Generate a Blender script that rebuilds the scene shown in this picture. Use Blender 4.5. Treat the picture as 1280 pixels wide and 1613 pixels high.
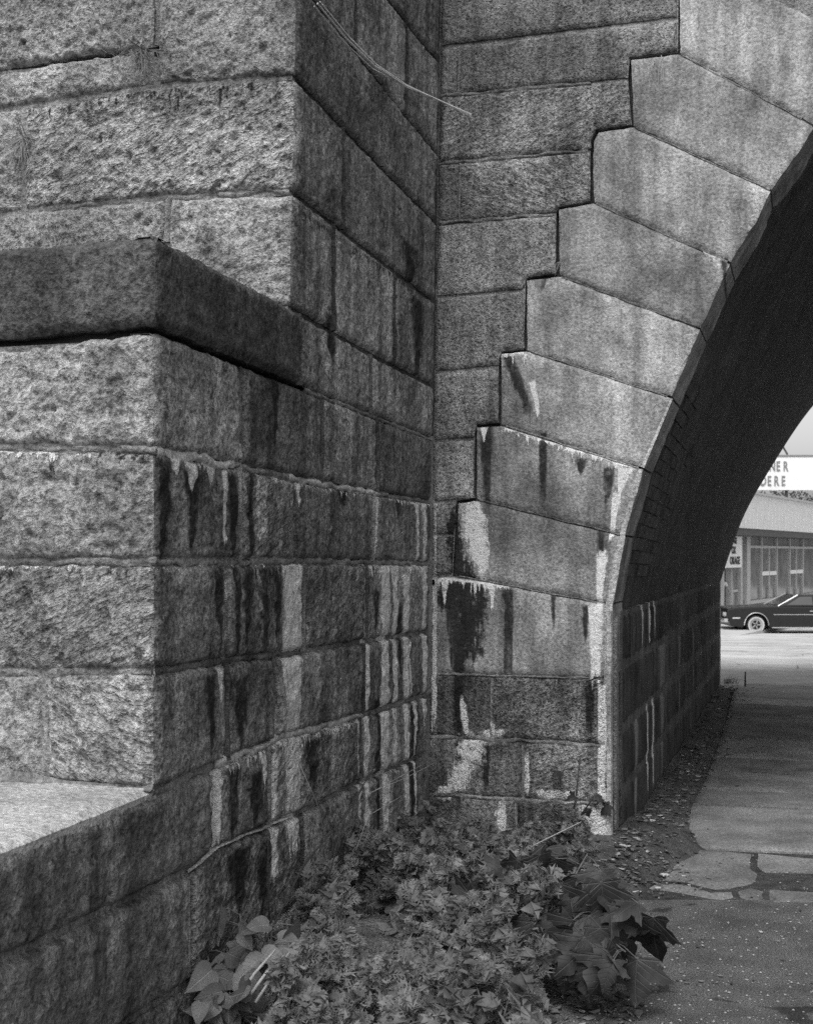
import bpy, bmesh, math, random
import numpy as np
from mathutils import Vector, Matrix, Quaternion
from mathutils.geometry import delaunay_2d_cdt

for o in list(bpy.data.objects): bpy.data.objects.remove(o, do_unlink=True)
SC = bpy.context.scene
COL = SC.collection
random.seed(7); RNG = np.random.default_rng(7)

# ------------------------------------------------------------------ camera, sky, sun, exposure
F, CX, HY, EYE = 1900.0, 640.0, 872.0, 1.5          # focal length, centre and horizon in photo pixels (1280 x 1613); eye height in metres
cam_d = bpy.data.cameras.new('camera'); cam = bpy.data.objects.new('camera', cam_d); COL.objects.link(cam)
cam.location = (0, 0, EYE); cam.rotation_euler = (math.pi/2, 0, 0)
cam_d.sensor_fit = 'HORIZONTAL'; cam_d.sensor_width = 36.0; cam_d.lens = F/1280*36.0
cam_d.shift_y = (HY-806.5)/1280.0
cam_d.clip_start = 0.05; cam_d.clip_end = 3000
cam_d.dof.use_dof = True; cam_d.dof.focus_distance = 5.0; cam_d.dof.aperture_fstop = 11.0
SC.camera = cam

TO_SUN = Vector((-0.24, -0.60, 0.90)).normalized()
W = bpy.data.worlds.new('World'); SC.world = W; W.use_nodes = True
wn = W.node_tree; wn.nodes.clear()
sky = wn.nodes.new('ShaderNodeTexSky'); sky.sky_type = 'NISHITA'; sky.sun_disc = False
sky.sun_elevation = math.asin(TO_SUN.z); sky.sun_rotation = math.atan2(TO_SUN.x, TO_SUN.y)
sky.air_density = 1.6; sky.dust_density = 4.0
bw = wn.nodes.new('ShaderNodeRGBToBW'); bg = wn.nodes.new('ShaderNodeBackground'); wo = wn.nodes.new('ShaderNodeOutputWorld')
wn.links.new(sky.outputs[0], bw.inputs[0]); wn.links.new(bw.outputs[0], bg.inputs[0]); wn.links.new(bg.outputs[0], wo.inputs[0])
bg.inputs[1].default_value = 0.15
sun_d = bpy.data.lights.new('sun', 'SUN'); sun_d.energy = 1.3; sun_d.angle = math.radians(22); sun_d.color = (1, 1, 1)
sun = bpy.data.objects.new('sun', sun_d); COL.objects.link(sun); sun.rotation_euler = TO_SUN.to_track_quat('Z', 'Y').to_euler()
SC.view_settings.view_transform = 'Standard'; SC.view_settings.look = 'None'
SC.view_settings.gamma = 1.0; SC.view_settings.use_curve_mapping = False
SC.view_settings.exposure = 0.5
SC.cycles.max_bounces = 6; SC.cycles.diffuse_bounces = 4; SC.cycles.use_denoising = False

# ------------------------------------------------------------------ helpers
def tag(o, label=None, cat=None, group=None, kind=None):
    if label: o['label'] = label
    if cat: o['category'] = cat
    if group: o['group'] = group
    if kind: o['kind'] = kind
    return o
def empty(name, loc=(0, 0, 0)):
    o = bpy.data.objects.new(name, None); COL.objects.link(o); o.location = loc; o.empty_display_size = .1
    return o
def link_mesh(name, me, parent=None, world=True):
    o = bpy.data.objects.new(name, me); COL.objects.link(o)
    if parent is not None:
        o.parent = parent
        if world: o.matrix_parent_inverse = world_m(parent).inverted()
    return o
def world_m(o):
    m = Matrix.LocRotScale(o.location, o.rotation_euler, o.scale)
    return m if o.parent is None else world_m(o.parent) @ o.matrix_parent_inverse @ m
def mesh_obj(name, verts, faces, mat, parent=None, smooth=False, mats=None, fm=None):
    me = bpy.data.meshes.new(name); me.from_pydata([tuple(map(float, v)) for v in verts], [], [tuple(int(i) for i in f) for f in faces])
    for m in (mats or [mat]): me.materials.append(m)
    if fm is not None: me.polygons.foreach_set('material_index', fm)
    if smooth: me.polygons.foreach_set('use_smooth', [True]*len(me.polygons))
    me.update()
    return link_mesh(name, me, parent)
class MB:
    def __init__(s): s.v = []; s.f = []
    def add(s, verts, faces):
        k = len(s.v); s.v += [tuple(v) for v in verts]; s.f += [tuple(i+k for i in f) for f in faces]; return s
    def box(s, c, size, M=None):
        x, y, z = size[0]/2, size[1]/2, size[2]/2
        vs = [Vector((a*x, b*y, d*z)) for a in (-1, 1) for b in (-1, 1) for d in (-1, 1)]
        if M is not None: vs = [M @ v for v in vs]
        vs = [v+Vector(c) for v in vs]
        return s.add(vs, [(0, 1, 3, 2), (4, 6, 7, 5), (0, 4, 5, 1), (2, 3, 7, 6), (0, 2, 6, 4), (1, 5, 7, 3)])
    def tube(s, pts, rad, n=6):
        pts = [Vector(p) for p in pts]; rings = []
        if not hasattr(rad, '__len__'): rad = [rad]*len(pts)
        up = Vector((.3, .2, 1))
        for i, p in enumerate(pts):
            t = (pts[min(i+1, len(pts)-1)]-pts[max(i-1, 0)]).normalized()
            a = t.cross(up)
            if a.length < 1e-3: a = t.cross(Vector((1, 0, 0)))
            a.normalize(); b = t.cross(a)
            rings.append([p+(a*math.cos(2*math.pi*k/n)+b*math.sin(2*math.pi*k/n))*rad[i] for k in range(n)])
        vs = [v for r in rings for v in r]; fs = []
        for i in range(len(pts)-1):
            for k in range(n):
                fs.append((i*n+k, i*n+(k+1) % n, (i+1)*n+(k+1) % n, (i+1)*n+k))
        fs.append(tuple(range(n-1, -1, -1))); fs.append(tuple((len(pts)-1)*n+k for k in range(n)))
        return s.add(vs, fs)
    def obj(s, name, mat, parent=None, smooth=False):
        return mesh_obj(name, s.v, s.f, mat, parent, smooth)

# vectorised value noise
def _h(ix, iy, iz):
    n = (ix*374761393 + iy*668265263 + iz*2147483647 + 1013) & 0xffffffff
    n = ((n ^ (n >> 13))*1274126177) & 0xffffffff
    n = ((n ^ (n >> 16))*2246822519) & 0xffffffff
    return ((n ^ (n >> 15)) & 0xffffff)/float(0xffffff)
def vnoise(P):
    P = np.asarray(P, float); I = np.floor(P).astype(np.int64); f = P-I; f = f*f*(3-2*f); r = 0
    for dx in (0, 1):
        for dy in (0, 1):
            for dz in (0, 1):
                w = (f[:, 0] if dx else 1-f[:, 0])*(f[:, 1] if dy else 1-f[:, 1])*(f[:, 2] if dz else 1-f[:, 2])
                r = r+w*_h(I[:, 0]+dx, I[:, 1]+dy, I[:, 2]+dz)
    return r*2-1
def fbm(P, freq, octs=3, gain=.5):
    r = 0; a = 1; t = 0
    for k in range(octs):
        r = r+a*vnoise(np.asarray(P)*freq+17.3*k); t += a; a *= gain; freq *= 2.03
    return r/t

# ------------------------------------------------------------------ the planes the masonry stands on
UX, UY = 0.961, -0.2765
VX, VY = 0.2765, 0.961
CAMP = np.array([0, 0, EYE])
class Face:
    def __init__(s, name, O, U, Wv, N):
        s.name = name; s.O = np.array(O, float); n = lambda v: np.array(v, float)/np.linalg.norm(v)
        s.U, s.W, s.N = n(U), n(Wv), n(N)
    def un(s, x, y):
        d = np.array([(x-CX)/F, 1.0, (HY-y)/F]); t = np.dot(s.O-CAMP, s.N)/np.dot(d, s.N); P = CAMP+d*t-s.O
        return np.array([np.dot(P, s.U), np.dot(P, s.W)])
    def p3(s, ab, h=0):
        ab = np.atleast_2d(ab); return s.O+ab[:, :1]*s.U+ab[:, 1:2]*s.W+np.reshape(h, (-1, 1))*s.N
    def px(s, pts): return [s.un(*p) for p in pts]
BAT = 0.05
FC = Face('C', (0.99, 5.84, 0), (UX, UY, 0), (VX*BAT, VY*BAT, 1), (-VX, -VY, BAT))
FB = Face('B', (0.128, 6.09, 0), (VX, VY, 0), (0, 0, 1), (UX, UY, 0))
FAL = Face('A', (-0.682, 3.27, 0), (UX, UY, 0), (0, 0, 1), (-VX, -VY, 0))
FAU = Face('AU', (-0.4045, 4.235, 2.4), (UX, UY, 0), (VX*BAT, VY*BAT, 1), (-VX, -VY, BAT))
FAU.O = FAU.O-FAU.W*2.4
FP = Face('P', (0.99, 5.84, 0), (0.311, 0.950, 0), (0, 0, 1), (0.950, -0.311, 0))
def ground(x, y, z=0.0):
    t = (z-EYE)/((HY-y)/F); return np.array([(x-CX)/F*t, t, z])
def at(x, y, depth): return Vector(((x-CX)/F*depth, depth, EYE+(HY-y)/F*depth))

# ------------------------------------------------------------------ materials
class NT:
    def __init__(s, name):
        s.m = bpy.data.materials.new(name); s.m.use_nodes = True; s.t = s.m.node_tree; s.t.nodes.clear()
        s.out = s.n('ShaderNodeOutputMaterial'); s.b = s.n('ShaderNodeBsdfPrincipled'); s.l(s.b.outputs[0], s.out.inputs[0])
        s.b.inputs['Specular IOR Level'].default_value = .25
    def n(s, t, **k):
        nd = s.t.nodes.new(t)
        for a, v in k.items(): setattr(nd, a, v)
        return nd
    def l(s, a, b): s.t.links.new(a, b)
    def put(s, inp, v):
        if hasattr(v, 'is_output') or hasattr(v, 'links'): s.l(v, inp)
        else: inp.default_value = v
    def math(s, op, a, b=0.0, clamp=False):
        nd = s.n('ShaderNodeMath', operation=op, use_clamp=clamp); s.put(nd.inputs[0], a); s.put(nd.inputs[1], b); return nd.outputs[0]
    def rng(s, v, a, b, c=0.0, d=1.0, t='SMOOTHSTEP'):
        nd = s.n('ShaderNodeMapRange', interpolation_type=t); s.put(nd.inputs[0], v)
        for i, q in enumerate((a, b, c, d)): s.put(nd.inputs[1+i], q)
        return nd.outputs[0]
    def noise(s, vec, scale, detail=4.0, rough=.55):
        nd = s.n('ShaderNodeTexNoise'); s.put(nd.inputs['Vector'], vec); nd.inputs['Scale'].default_value = scale
        nd.inputs['Detail'].default_value = detail; nd.inputs['Roughness'].default_value = rough; return nd.outputs[0]
    def voro(s, vec, scale):
        nd = s.n('ShaderNodeTexVoronoi'); s.put(nd.inputs['Vector'], vec); nd.inputs['Scale'].default_value = scale; return nd.outputs[0]
    def scale(s, vec, v):
        nd = s.n('ShaderNodeVectorMath', operation='MULTIPLY'); s.l(vec, nd.inputs[0]); nd.inputs[1].default_value = v; return nd.outputs[0]
    def dot(s, vec, v):
        nd = s.n('ShaderNodeVectorMath', operation='DOT_PRODUCT'); s.l(vec, nd.inputs[0]); nd.inputs[1].default_value = v; return nd.outputs['Value']
    def mix(s, f, a, b):
        nd = s.n('ShaderNodeMix', data_type='FLOAT'); s.put(nd.inputs[0], f); s.put(nd.inputs[2], a); s.put(nd.inputs[3], b); return nd.outputs[0]
    def col(s, v): s.l(v, s.b.inputs['Base Color'])
    def bump(s, h, strength, dist):
        nd = s.n('ShaderNodeBump'); nd.inputs['Strength'].default_value = strength; nd.inputs['Distance'].default_value = dist
        s.l(h, nd.inputs['Height']); s.l(nd.outputs[0], s.b.inputs['Normal'])
    def pos(s): return s.n('ShaderNodeNewGeometry').outputs['Position']

def plain(name, v, rough=.8, var=.25, scale=12., metal=0., spec=.3, bump=.0, coat=0.):
    t = NT(name); p = t.n('ShaderNodeTexCoord').outputs['Object']
    n = t.noise(p, scale, 5); t.col(t.rng(n, .25, .75, v*(1-var), v*(1+var), 'LINEAR'))
    t.b.inputs['Roughness'].default_value = rough; t.b.inputs['Metallic'].default_value = metal
    t.b.inputs['Specular IOR Level'].default_value = spec
    if coat: t.b.inputs['Coat Weight'].default_value = coat
    if bump: t.bump(t.noise(p, scale*6, 4), bump, .01)
    return t.m

# stains on the masonry, given where they run in the photograph: ('w' lime, 'k' soot/algae, 'g' grey wash; x, y top, y bottom, width[, x at bottom, strength])
ST = {'B': [
 ('w', 460, 884, 1352, 33), ('w', 342, 1206, 1342, 13), ('w', 430, 1188, 1390, 15), ('w', 357, 890, 1046, 7), ('g', 378, 736, 886, 16),
 ('w', 353, 738, 856, 8), ('w', 301, 722, 775, 22), ('w', 276, 716, 750, 18), ('w', 333, 722, 770, 20), ('w', 577, 888, 1335, 8), ('w', 605, 886, 1335, 15), ('w', 621, 893, 1220, 8),
 ('w', 639, 905, 1325, 9), ('w', 667, 790, 1150, 8), ('w', 656, 792, 900, 4), ('w', 590, 775, 886, 11), ('w', 471, 758, 800, 8),
 ('w', 566, 1132, 1290, 8), ('w', 415, 1190, 1245, 10), ('w', 347, 1055, 1110, 12), ('w', 357, 1100, 1190, 5), ('w', 448, 1038, 1090, 10),
 ('g', 524, 365, 512, 7), ('g', 546, 372, 425, 10), ('g', 638, 160, 205, 10), ('g', 475, 140, 200, 8), ('g', 593, 640, 700, 20), ('g', 508, 600, 760, 6), ('w', 645, 1010, 1100, 5), ('w', 652, 1100, 1290, 4),
 ('k', 377, 1068, 1188, 34), ('k', 366, 1212, 1328, 26), ('k', 400, 1216, 1312, 30), ('k', 374, 1340, 1440, 42), ('k', 410, 1345, 1430, 26), ('k', 394, 740, 888, 13), ('k', 366, 745, 884, 26), ('k', 258, 722, 880, 20), ('k', 300, 740, 880, 30), 
 ('k', 344, 893, 1035, 18), ('k', 388, 893, 1032, 20), ('k', 372, 893, 1035, 10), ('k', 436, 895, 1030, 15), ('k', 415, 895, 1030, 14), ('k', 590, 930, 1002, 12), ('k', 629, 950, 1080, 11),
 ('k', 522, 498, 575, 22), ('k', 655, 470, 605, 24), ('g', 560, 60, 118, 30), ('g', 632, 90, 160, 24), ('k', 432, 590, 720, 16), ('k', 330, 1065, 1180, 24),
 ('k', 595, 1100, 1330, 12), ('k', 650, 1110, 1330, 16), ('k', 540, 770, 800, 22), ('k', 625, 780, 820, 12), ('k', 490, 1165, 1250, 30), ('k', 645, 385, 470, 30)],
 'C': [
 ('p', 742, 782, 885, 40, 752), ('p', 758, 840, 915, 26), ('p', 727, 1095, 1175, 10, 737), ('p', 742, 1155, 1205, 46, 738), ('p', 735, 1190, 1252, 40, 716), ('w', 775, 1140, 1165, 8), ('p', 772, 1150, 1168, 50),
 ('p', 788, 1262, 1330, 20, 792), ('w', 938, 955, 1075, 24), ('w', 985, 738, 780, 26, 975), ('w', 972, 775, 850, 13, 962), ('w', 949, 870, 958, 16, 944), ('w', 948, 1080, 1350, 14), ('p', 930, 1262, 1360, 44), ('p', 830, 1185, 1262, 9), ('p', 880, 1245, 1262, 80), ('p', 700, 1235, 1262, 30),
 ('w', 683, 790, 1160, 9), ('g', 815, 552, 620, 30, 838), ('w', 838, 600, 655, 10, 848), ('w', 762, 672, 695, 12), ('w', 775, 925, 960, 8), ('w', 824, 1190, 1250, 7), ('w', 700, 912, 955, 12), ('g', 848, 434, 470, 20),
 ('q', 712, 795, 945, 30, 730), ('q', 735, 870, 1045, 56), ('q', 722, 960, 1085, 24), ('q', 706, 905, 970, 40), ('k', 722, 1060, 1160, 20), ('k', 922, 955, 1012, 17), ('k', 871, 938, 985, 9), ('k', 960, 735, 800, 20, 955), ('k', 915, 722, 750, 20),
 ('k', 928, 1072, 1160, 18), ('k', 766, 670, 790, 20), ('k', 765, 1175, 1245, 16), ('k', 850, 432, 460, 34), ('k', 946, 835, 880, 12), ('k', 722, 1160, 1270, 10), ('k', 800, 925, 1060, 18), ('k', 714, 960, 1062, 30), ('k', 800, 560, 665, 22, 840),
 ('k', 855, 680, 790, 16), ('k', 1140, 405, 440, 14)],
 'A': [
 ('g', 180, 715, 745, 6), ('g', 95, 895, 960, 16)],
 'AU': [],
 'P': [('g', 1043, 1010, 1220, 12), ('w', 1029, 1100, 1235, 3), ('g', 1002, 1120, 1290, 8), ('w', 1012, 950, 1022, 3), ('w', 1024, 946, 1012, 2.5), ('w', 1031, 946, 1006, 2.5), ('w', 1020, 1110, 1240, 2.5), ('g', 1070, 990, 1150, 5), ('g', 1092, 985, 1120, 4)]}
# lime drips under a joint: (points along the joint, length in px, tone)
DR = {'B': [([(248, 712), (380, 738)], 32, 'w'), ([(430, 752), (690, 797)], 22, 'w'), ([(345, 1207), (470, 1160)], 40, 'w'), ([(470, 1163), (572, 1130)], 44, 'w'), ([(575, 890), (690, 892)], 60, 'w'),
            ([(247, 888), (440, 886)], 18, 'w'), ([(500, 608), (600, 650)], 20, 'g'), ([(470, 335), (690, 484)], 26, 'k'), ([(247, 725), (390, 745)], 120, 'k'), ([(350, 895), (445, 890)], 150, 'k')],
      'C': [([(790, 672), (1000, 738)], 22, 'w'), ([(900, 712), (1000, 740)], 46, 'k'), ([(690, 912), (800, 925)], 36, 'w'), ([(830, 438), (885, 432)], 30, 'k'), ([(690, 1063), (960, 1070)], 26, 'k'), ([(790, 556), (835, 553)], 40, 'w')],
      'A': [([(-60, 712), (150, 712)], 26, 'w'), ([(-60, 714), (246, 716)], 60, 'k'), ([(-60, 895), (244, 892)], 70, 'k'), ([(-60, 893), (140, 890)], 18, 'w')], 'AU': [([(45, 170), (460, 118)], 70, 'k')], 'P': []}
FACES = {'B': FB, 'C': FC, 'A': FAL, 'AU': FAU, 'P': FP}
STC = {}; DRC = {}
for k, f in FACES.items():
    STC[k] = []
    for s in ST[k]:
        c, x, y0, y1, w = s[:5]; x2 = s[5] if len(s) > 5 else x
        t, b = f.un(x, y0), f.un(x2, y1); hw = abs(f.un(x+w/2, (y0+y1)/2)[0]-f.un(x-w/2, (y0+y1)/2)[0])/2
        STC[k].append((c, t[0], t[1], b[0], b[1], hw))
    DRC[k] = []
    for pts, L, c in DR[k]:
        a, b = f.un(*pts[0]), f.un(*pts[1]); L = a[1]-f.un(pts[0][0], pts[0][1]+L)[1]
        DRC[k].append((c, a[0], a[1], b[0], b[1], L))

MATS = {}; GRP = {}
STYLE = {  # base albedo, blotch contrast, speckle contrast, bump strength, bump distance, run-off contrast
 'rough': (.37, .55, .62, 1.0, .017, .22), 'wall': (.29, .62, .66, 1.0, .014, .55), 'peck': (.27, .50, .65, 1.0, .010, .45),
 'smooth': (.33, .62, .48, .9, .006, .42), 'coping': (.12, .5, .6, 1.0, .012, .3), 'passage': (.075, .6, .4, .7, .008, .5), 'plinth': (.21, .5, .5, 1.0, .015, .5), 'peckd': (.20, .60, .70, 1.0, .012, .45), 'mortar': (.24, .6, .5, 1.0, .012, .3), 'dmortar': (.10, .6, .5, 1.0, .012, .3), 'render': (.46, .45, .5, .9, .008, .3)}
class NG(NT):
    def __init__(s, name, ins, outs):
        s.t = bpy.data.node_groups.new(name, 'ShaderNodeTree')
        for q, ty in ins: s.t.interface.new_socket(q, in_out='INPUT', socket_type=ty)
        for q in outs: s.t.interface.new_socket(q, in_out='OUTPUT', socket_type='NodeSocketFloat')
        s.i = s.n('NodeGroupInput').outputs; s.o = s.n('NodeGroupOutput').inputs
def use(t, g):
    nd = t.n('ShaderNodeGroup'); nd.node_tree = g.t; return nd
def base_group(style, tool, fname):
    key = (style, tool, fname if tool else '')
    if key in GRP: return GRP[key]
    base, blot, speck, bs, bd, rc = STYLE[style]
    t = NG('%s_surface' % style, [], ['V', 'H', 'G', 'B']); p = t.pos(); info = t.n('ShaderNodeObjectInfo')
    n1 = t.noise(p, 3.1, 3, .6); run = t.noise(t.scale(p, (1, 1, .10)), 12., 3, .6); n3 = t.noise(p, 75., 4, .68)
    mid = t.noise(p, 30., 3, .7)
    v = t.math('MULTIPLY', t.rng(n1, .28, .72, 1-blot, 1+blot*.6, 'LINEAR'), t.rng(info.outputs['Random'], 0, 1, *((.66, 1.30) if style in ('wall', 'peck', 'peckd', 'plinth') else (.80, 1.18)), 'LINEAR'))
    v = t.math('MULTIPLY', v, t.rng(run, .32, .68, 1-rc, 1+rc*.45, 'LINEAR'))
    v = t.math('MULTIPLY', v, t.rng(n3, .34, .66, 1-speck, 1+speck*.75, 'LINEAR'))
    h = t.math('ADD', n3, t.math('MULTIPLY', mid, 1.3))
    if style in ('rough', 'wall', 'plinth', 'coping', 'peck', 'peckd'):
        v = t.math('MULTIPLY', v, t.rng(mid, .30, .48, .42, 1.0))
        if 'peck' in style:
            pit = t.rng(t.voro(p, 85.), .05, .36, 0, 1); v = t.math('MULTIPLY', v, t.mix(pit, .5, 1.08)); h = t.math('ADD', h, t.math('MULTIPLY', pit, .6))
    if tool:       # diagonal chisel strokes, broken by noise
        f = FACES[fname]; a = t.dot(p, tuple(f.U)); z = t.dot(p, (0, 0, 1)); sg = 1 if tool > 0 else -1; ang = .5
        q = t.math('ADD', t.math('MULTIPLY', a, -sg*math.sin(ang)), t.math('MULTIPLY', z, math.cos(ang)))
        r = t.math('ADD', t.math('MULTIPLY', a, math.cos(ang)*.28), t.math('MULTIPLY', z, sg*math.sin(ang)*.28))
        cb = t.n('ShaderNodeCombineXYZ'); t.l(q, cb.inputs[0]); t.l(r, cb.inputs[1]); t.l(t.math('MULTIPLY', n1, .3), cb.inputs[2]); tn = t.noise(cb.outputs[0], 46., 3, .65)
        h = t.math('ADD', h, t.math('MULTIPLY', tn, 2.2)); v = t.math('MULTIPLY', v, t.rng(tn, .32, .6, .58, 1.16))
    v = t.math('MULTIPLY', v, base)
    for k, q in zip('VHGB', (v, h, n3, mid)): t.l(q, t.o[k])
    GRP[key] = t; return t
FLT = 'NodeSocketFloat'
def streak_group(c):
    if ('st', c) in GRP: return GRP['st', c]
    t = NG('streak_%s' % c, [(q, FLT) for q in ('s', 'z', 'wob', 'col', 's0', 'z0', 'k', 'hw', 'L', 'tap')], ['m']); I = t.i
    d = t.math('SUBTRACT', t.math('SUBTRACT', I['s'], I['s0']), t.math('MULTIPLY', t.math('SUBTRACT', I['z'], I['z0']), I['k']))
    d = t.math('ADD', d, t.math('MULTIPLY', I['wob'], t.math('MINIMUM', t.math('MULTIPLY', I['hw'], 1.1), .03)))
    dz = t.math('SUBTRACT', I['z0'], I['z'])           # metres below the top
    top = t.rng(t.math('ADD', dz, t.math('ADD', t.math('MULTIPLY', I['wob'], .05), t.math('MULTIPLY', t.math('SUBTRACT', I['col'], .5), .04))), -.012, .010)
    y = t.math('DIVIDE', dz, I['L'])
    wd = t.math('MULTIPLY', I['hw'], t.math('SUBTRACT', 1.0, t.math('MULTIPLY', t.math('MAXIMUM', t.math('MINIMUM', y, 1.0), 0.0), I['tap'])))
    u = t.math('DIVIDE', t.math('ABSOLUTE', d), wd)
    if c == 'w':
        u = t.math('ADD', u, t.math('ADD', t.math('MULTIPLY', t.math('SUBTRACT', I['col'], .5), 1.3), t.math('MULTIPLY', I['wob'], .9)))
        m = t.rng(u, 1.22, .72)
        m = t.math('MULTIPLY', m, t.rng(t.math('ADD', y, t.math('MULTIPLY', I['col'], .55)), 1.30, 1.22))
    else:
        u = t.math('ADD', u, t.math('MULTIPLY', t.math('SUBTRACT', I['col'], .5), 1.6 if c == 'k' else 1.0))
        m = t.rng(u, 1.35, .45 if c == 'k' else .2)
        m = t.math('MULTIPLY', m, t.rng(t.math('ADD', y, t.math('MULTIPLY', I['col'], .8)), 1.65, 1.15))
        m = t.math('MULTIPLY', m, t.rng(I['wob'], -.25, .05, .62, 1.0))
    t.l(t.math('MULTIPLY', m, top), t.o['m']); GRP['st', c] = t; return t
def patch_group():
    if 'pg' in GRP: return GRP['pg']
    t = NG('stain_patch', [(q, FLT) for q in ('s', 'z', 'wob', 'col', 's0', 'z0', 'k', 'hw', 'L', 'tap')], ['m']); I = t.i
    dz = t.math('SUBTRACT', I['z0'], I['z']); d = t.math('SUBTRACT', t.math('SUBTRACT', I['s'], I['s0']), t.math('MULTIPLY', t.math('SUBTRACT', I['z'], I['z0']), I['k']))
    y = t.math('SUBTRACT', t.math('DIVIDE', t.math('MULTIPLY', dz, 2.0), I['L']), 1.0); x = t.math('DIVIDE', d, I['hw'])
    r = t.math('SQRT', t.math('ADD', t.math('MULTIPLY', x, x), t.math('POWER', t.math('ABSOLUTE', y), 3.0)))
    r = t.math('ADD', r, t.math('ADD', t.math('MULTIPLY', I['wob'], 2.9), t.math('MULTIPLY', t.math('SUBTRACT', I['col'], .5), 1.3)))
    t.l(t.rng(r, 1.15, .60), t.o['m']); GRP['pg'] = t; return t
def drip_group(c):
    if ('dr', c) in GRP: return GRP['dr', c]
    t = NG('drip_%s' % c, [(q, FLT) for q in ('s', 'z', 'wob', 'col', 's0', 'z0', 'k', 'lo', 'hi', 'L')], ['m']); I = t.i
    d = t.math('SUBTRACT', t.math('ADD', t.math('MULTIPLY', t.math('SUBTRACT', I['s'], I['s0']), I['k']), I['z0']), I['z'])
    ln = t.math('MULTIPLY', t.math('MULTIPLY', t.rng(I['col'], .42, .80), t.rng(I['wob'], -.3, .3, .5, 1.3)), I['L'])
    e = t.math('SUBTRACT', d, ln)
    m = t.rng(e, .004, -.004) if c == 'w' else t.rng(t.math('DIVIDE', e, I['L']), .05, -.5)
    m = t.math('MULTIPLY', m, t.rng(d, -.02, -.005))
    m = t.math('MULTIPLY', m, t.math('MULTIPLY', t.rng(t.math('SUBTRACT', I['s'], I['lo']), -.02, .02), t.rng(t.math('SUBTRACT', I['s'], I['hi']), .02, -.02)))
    t.l(m, t.o['m']); GRP['dr', c] = t; return t
def stone_mat(style, fname, st, dr, tool=0):
    key = (style, fname, tuple(st), tuple(dr), tool)
    if key in MATS: return MATS[key]
    base, blot, speck, bs, bd, rc = STYLE[style]
    t = NT('%s_stone' % style); G = use(t, base_group(style, tool, fname)).outputs
    v, h, n3, mid = G['V'], G['H'], G['G'], G['B']
    if st or dr:
        p = t.pos(); f = FACES[fname]; off = t.n('ShaderNodeVectorMath', operation='SUBTRACT'); t.l(p, off.inputs[0]); off.inputs[1].default_value = tuple(f.O)
        s = t.dot(off.outputs[0], tuple(f.U)); z = t.dot(off.outputs[0], tuple(f.W))
        wob = t.math('SUBTRACT', t.noise(p, 20., 7, .74), .5); col = t.noise(t.scale(p, (1, 1, .06)), 62., 3, .6)
        acc = {'w': None, 'k': None, 'g': None}
        def add(c, g, vals):
            nd = use(t, g)
            for q, o in (('s', s), ('z', z), ('wob', wob), ('col', col)): t.l(o, nd.inputs[q])
            for q, o in vals.items(): nd.inputs[q].default_value = float(o)
            m = nd.outputs[0]; acc[c] = m if acc[c] is None else t.math('MAXIMUM', acc[c], m)
        for (c, s0, z0, s1, z1, hw) in st:
            add({'p': 'w', 'q': 'k'}.get(c, c), patch_group() if c in 'pq' else streak_group(c), dict(s0=s0, z0=z0, k=(s1-s0)/(z1-z0), hw=hw, L=z0-z1, tap=(.12 if z0-z1 > 14*hw else .4 if z0-z1 > 7*hw else .85)))
        for (c, s0, z0, s1, z1, L) in dr:
            add(c, drip_group(c), dict(s0=s0, z0=z0, k=(z1-z0)/(s1-s0), lo=min(s0, s1), hi=max(s0, s1), L=L))
        if acc['k'] is not None: v = t.mix(t.math('MULTIPLY', acc['k'], .93), v, t.math('MULTIPLY', n3, .03))
        if acc['g'] is not None: v = t.mix(t.math('MULTIPLY', acc['g'], .6), v, t.rng(n3, .3, .7, .20, .38, 'LINEAR'))
        if acc['w'] is not None:
            v = t.mix(t.math('MULTIPLY', acc['w'], t.rng(mid, .30, .43, .30, .96)), v, t.rng(n3, .3, .7, .42, .78, 'LINEAR'))
            h = t.math('ADD', h, t.math('MULTIPLY', acc['w'], .5))
    t.col(v); t.b.inputs['Roughness'].default_value = .93
    t.b.inputs['Specular IOR Level'].default_value = .12
    t.bump(h, bs, bd)
    MATS[key] = t.m; return t.m
def mat_for(style, face, ab, tool=0):
    ab = np.array(ab); a0, a1 = ab[:, 0].min()-.02, ab[:, 0].max()+.02; b0, b1 = ab[:, 1].min()-.02, ab[:, 1].max()+.02
    st = [s for s in STC[face.name] if max(s[1], s[3])+s[5]*1.6 > a0 and min(s[1], s[3])-s[5]*1.6 < a1 and max(s[2], s[4]) > b0 and min(s[2], s[4]) < b1]
    dr = [d for d in DRC[face.name] if max(d[1], d[3]) > a0 and min(d[1], d[3]) < a1 and max(d[2], d[4])+.02 > b0 and min(d[2], d[4])-d[5]*1.2 < b1]
    if 'mortar' in style: st = [q for q in st if q[0] == 'w' and q[5] > .012][:10]; dr = []
    return stone_mat(style, face.name, st, dr, tool)

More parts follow.
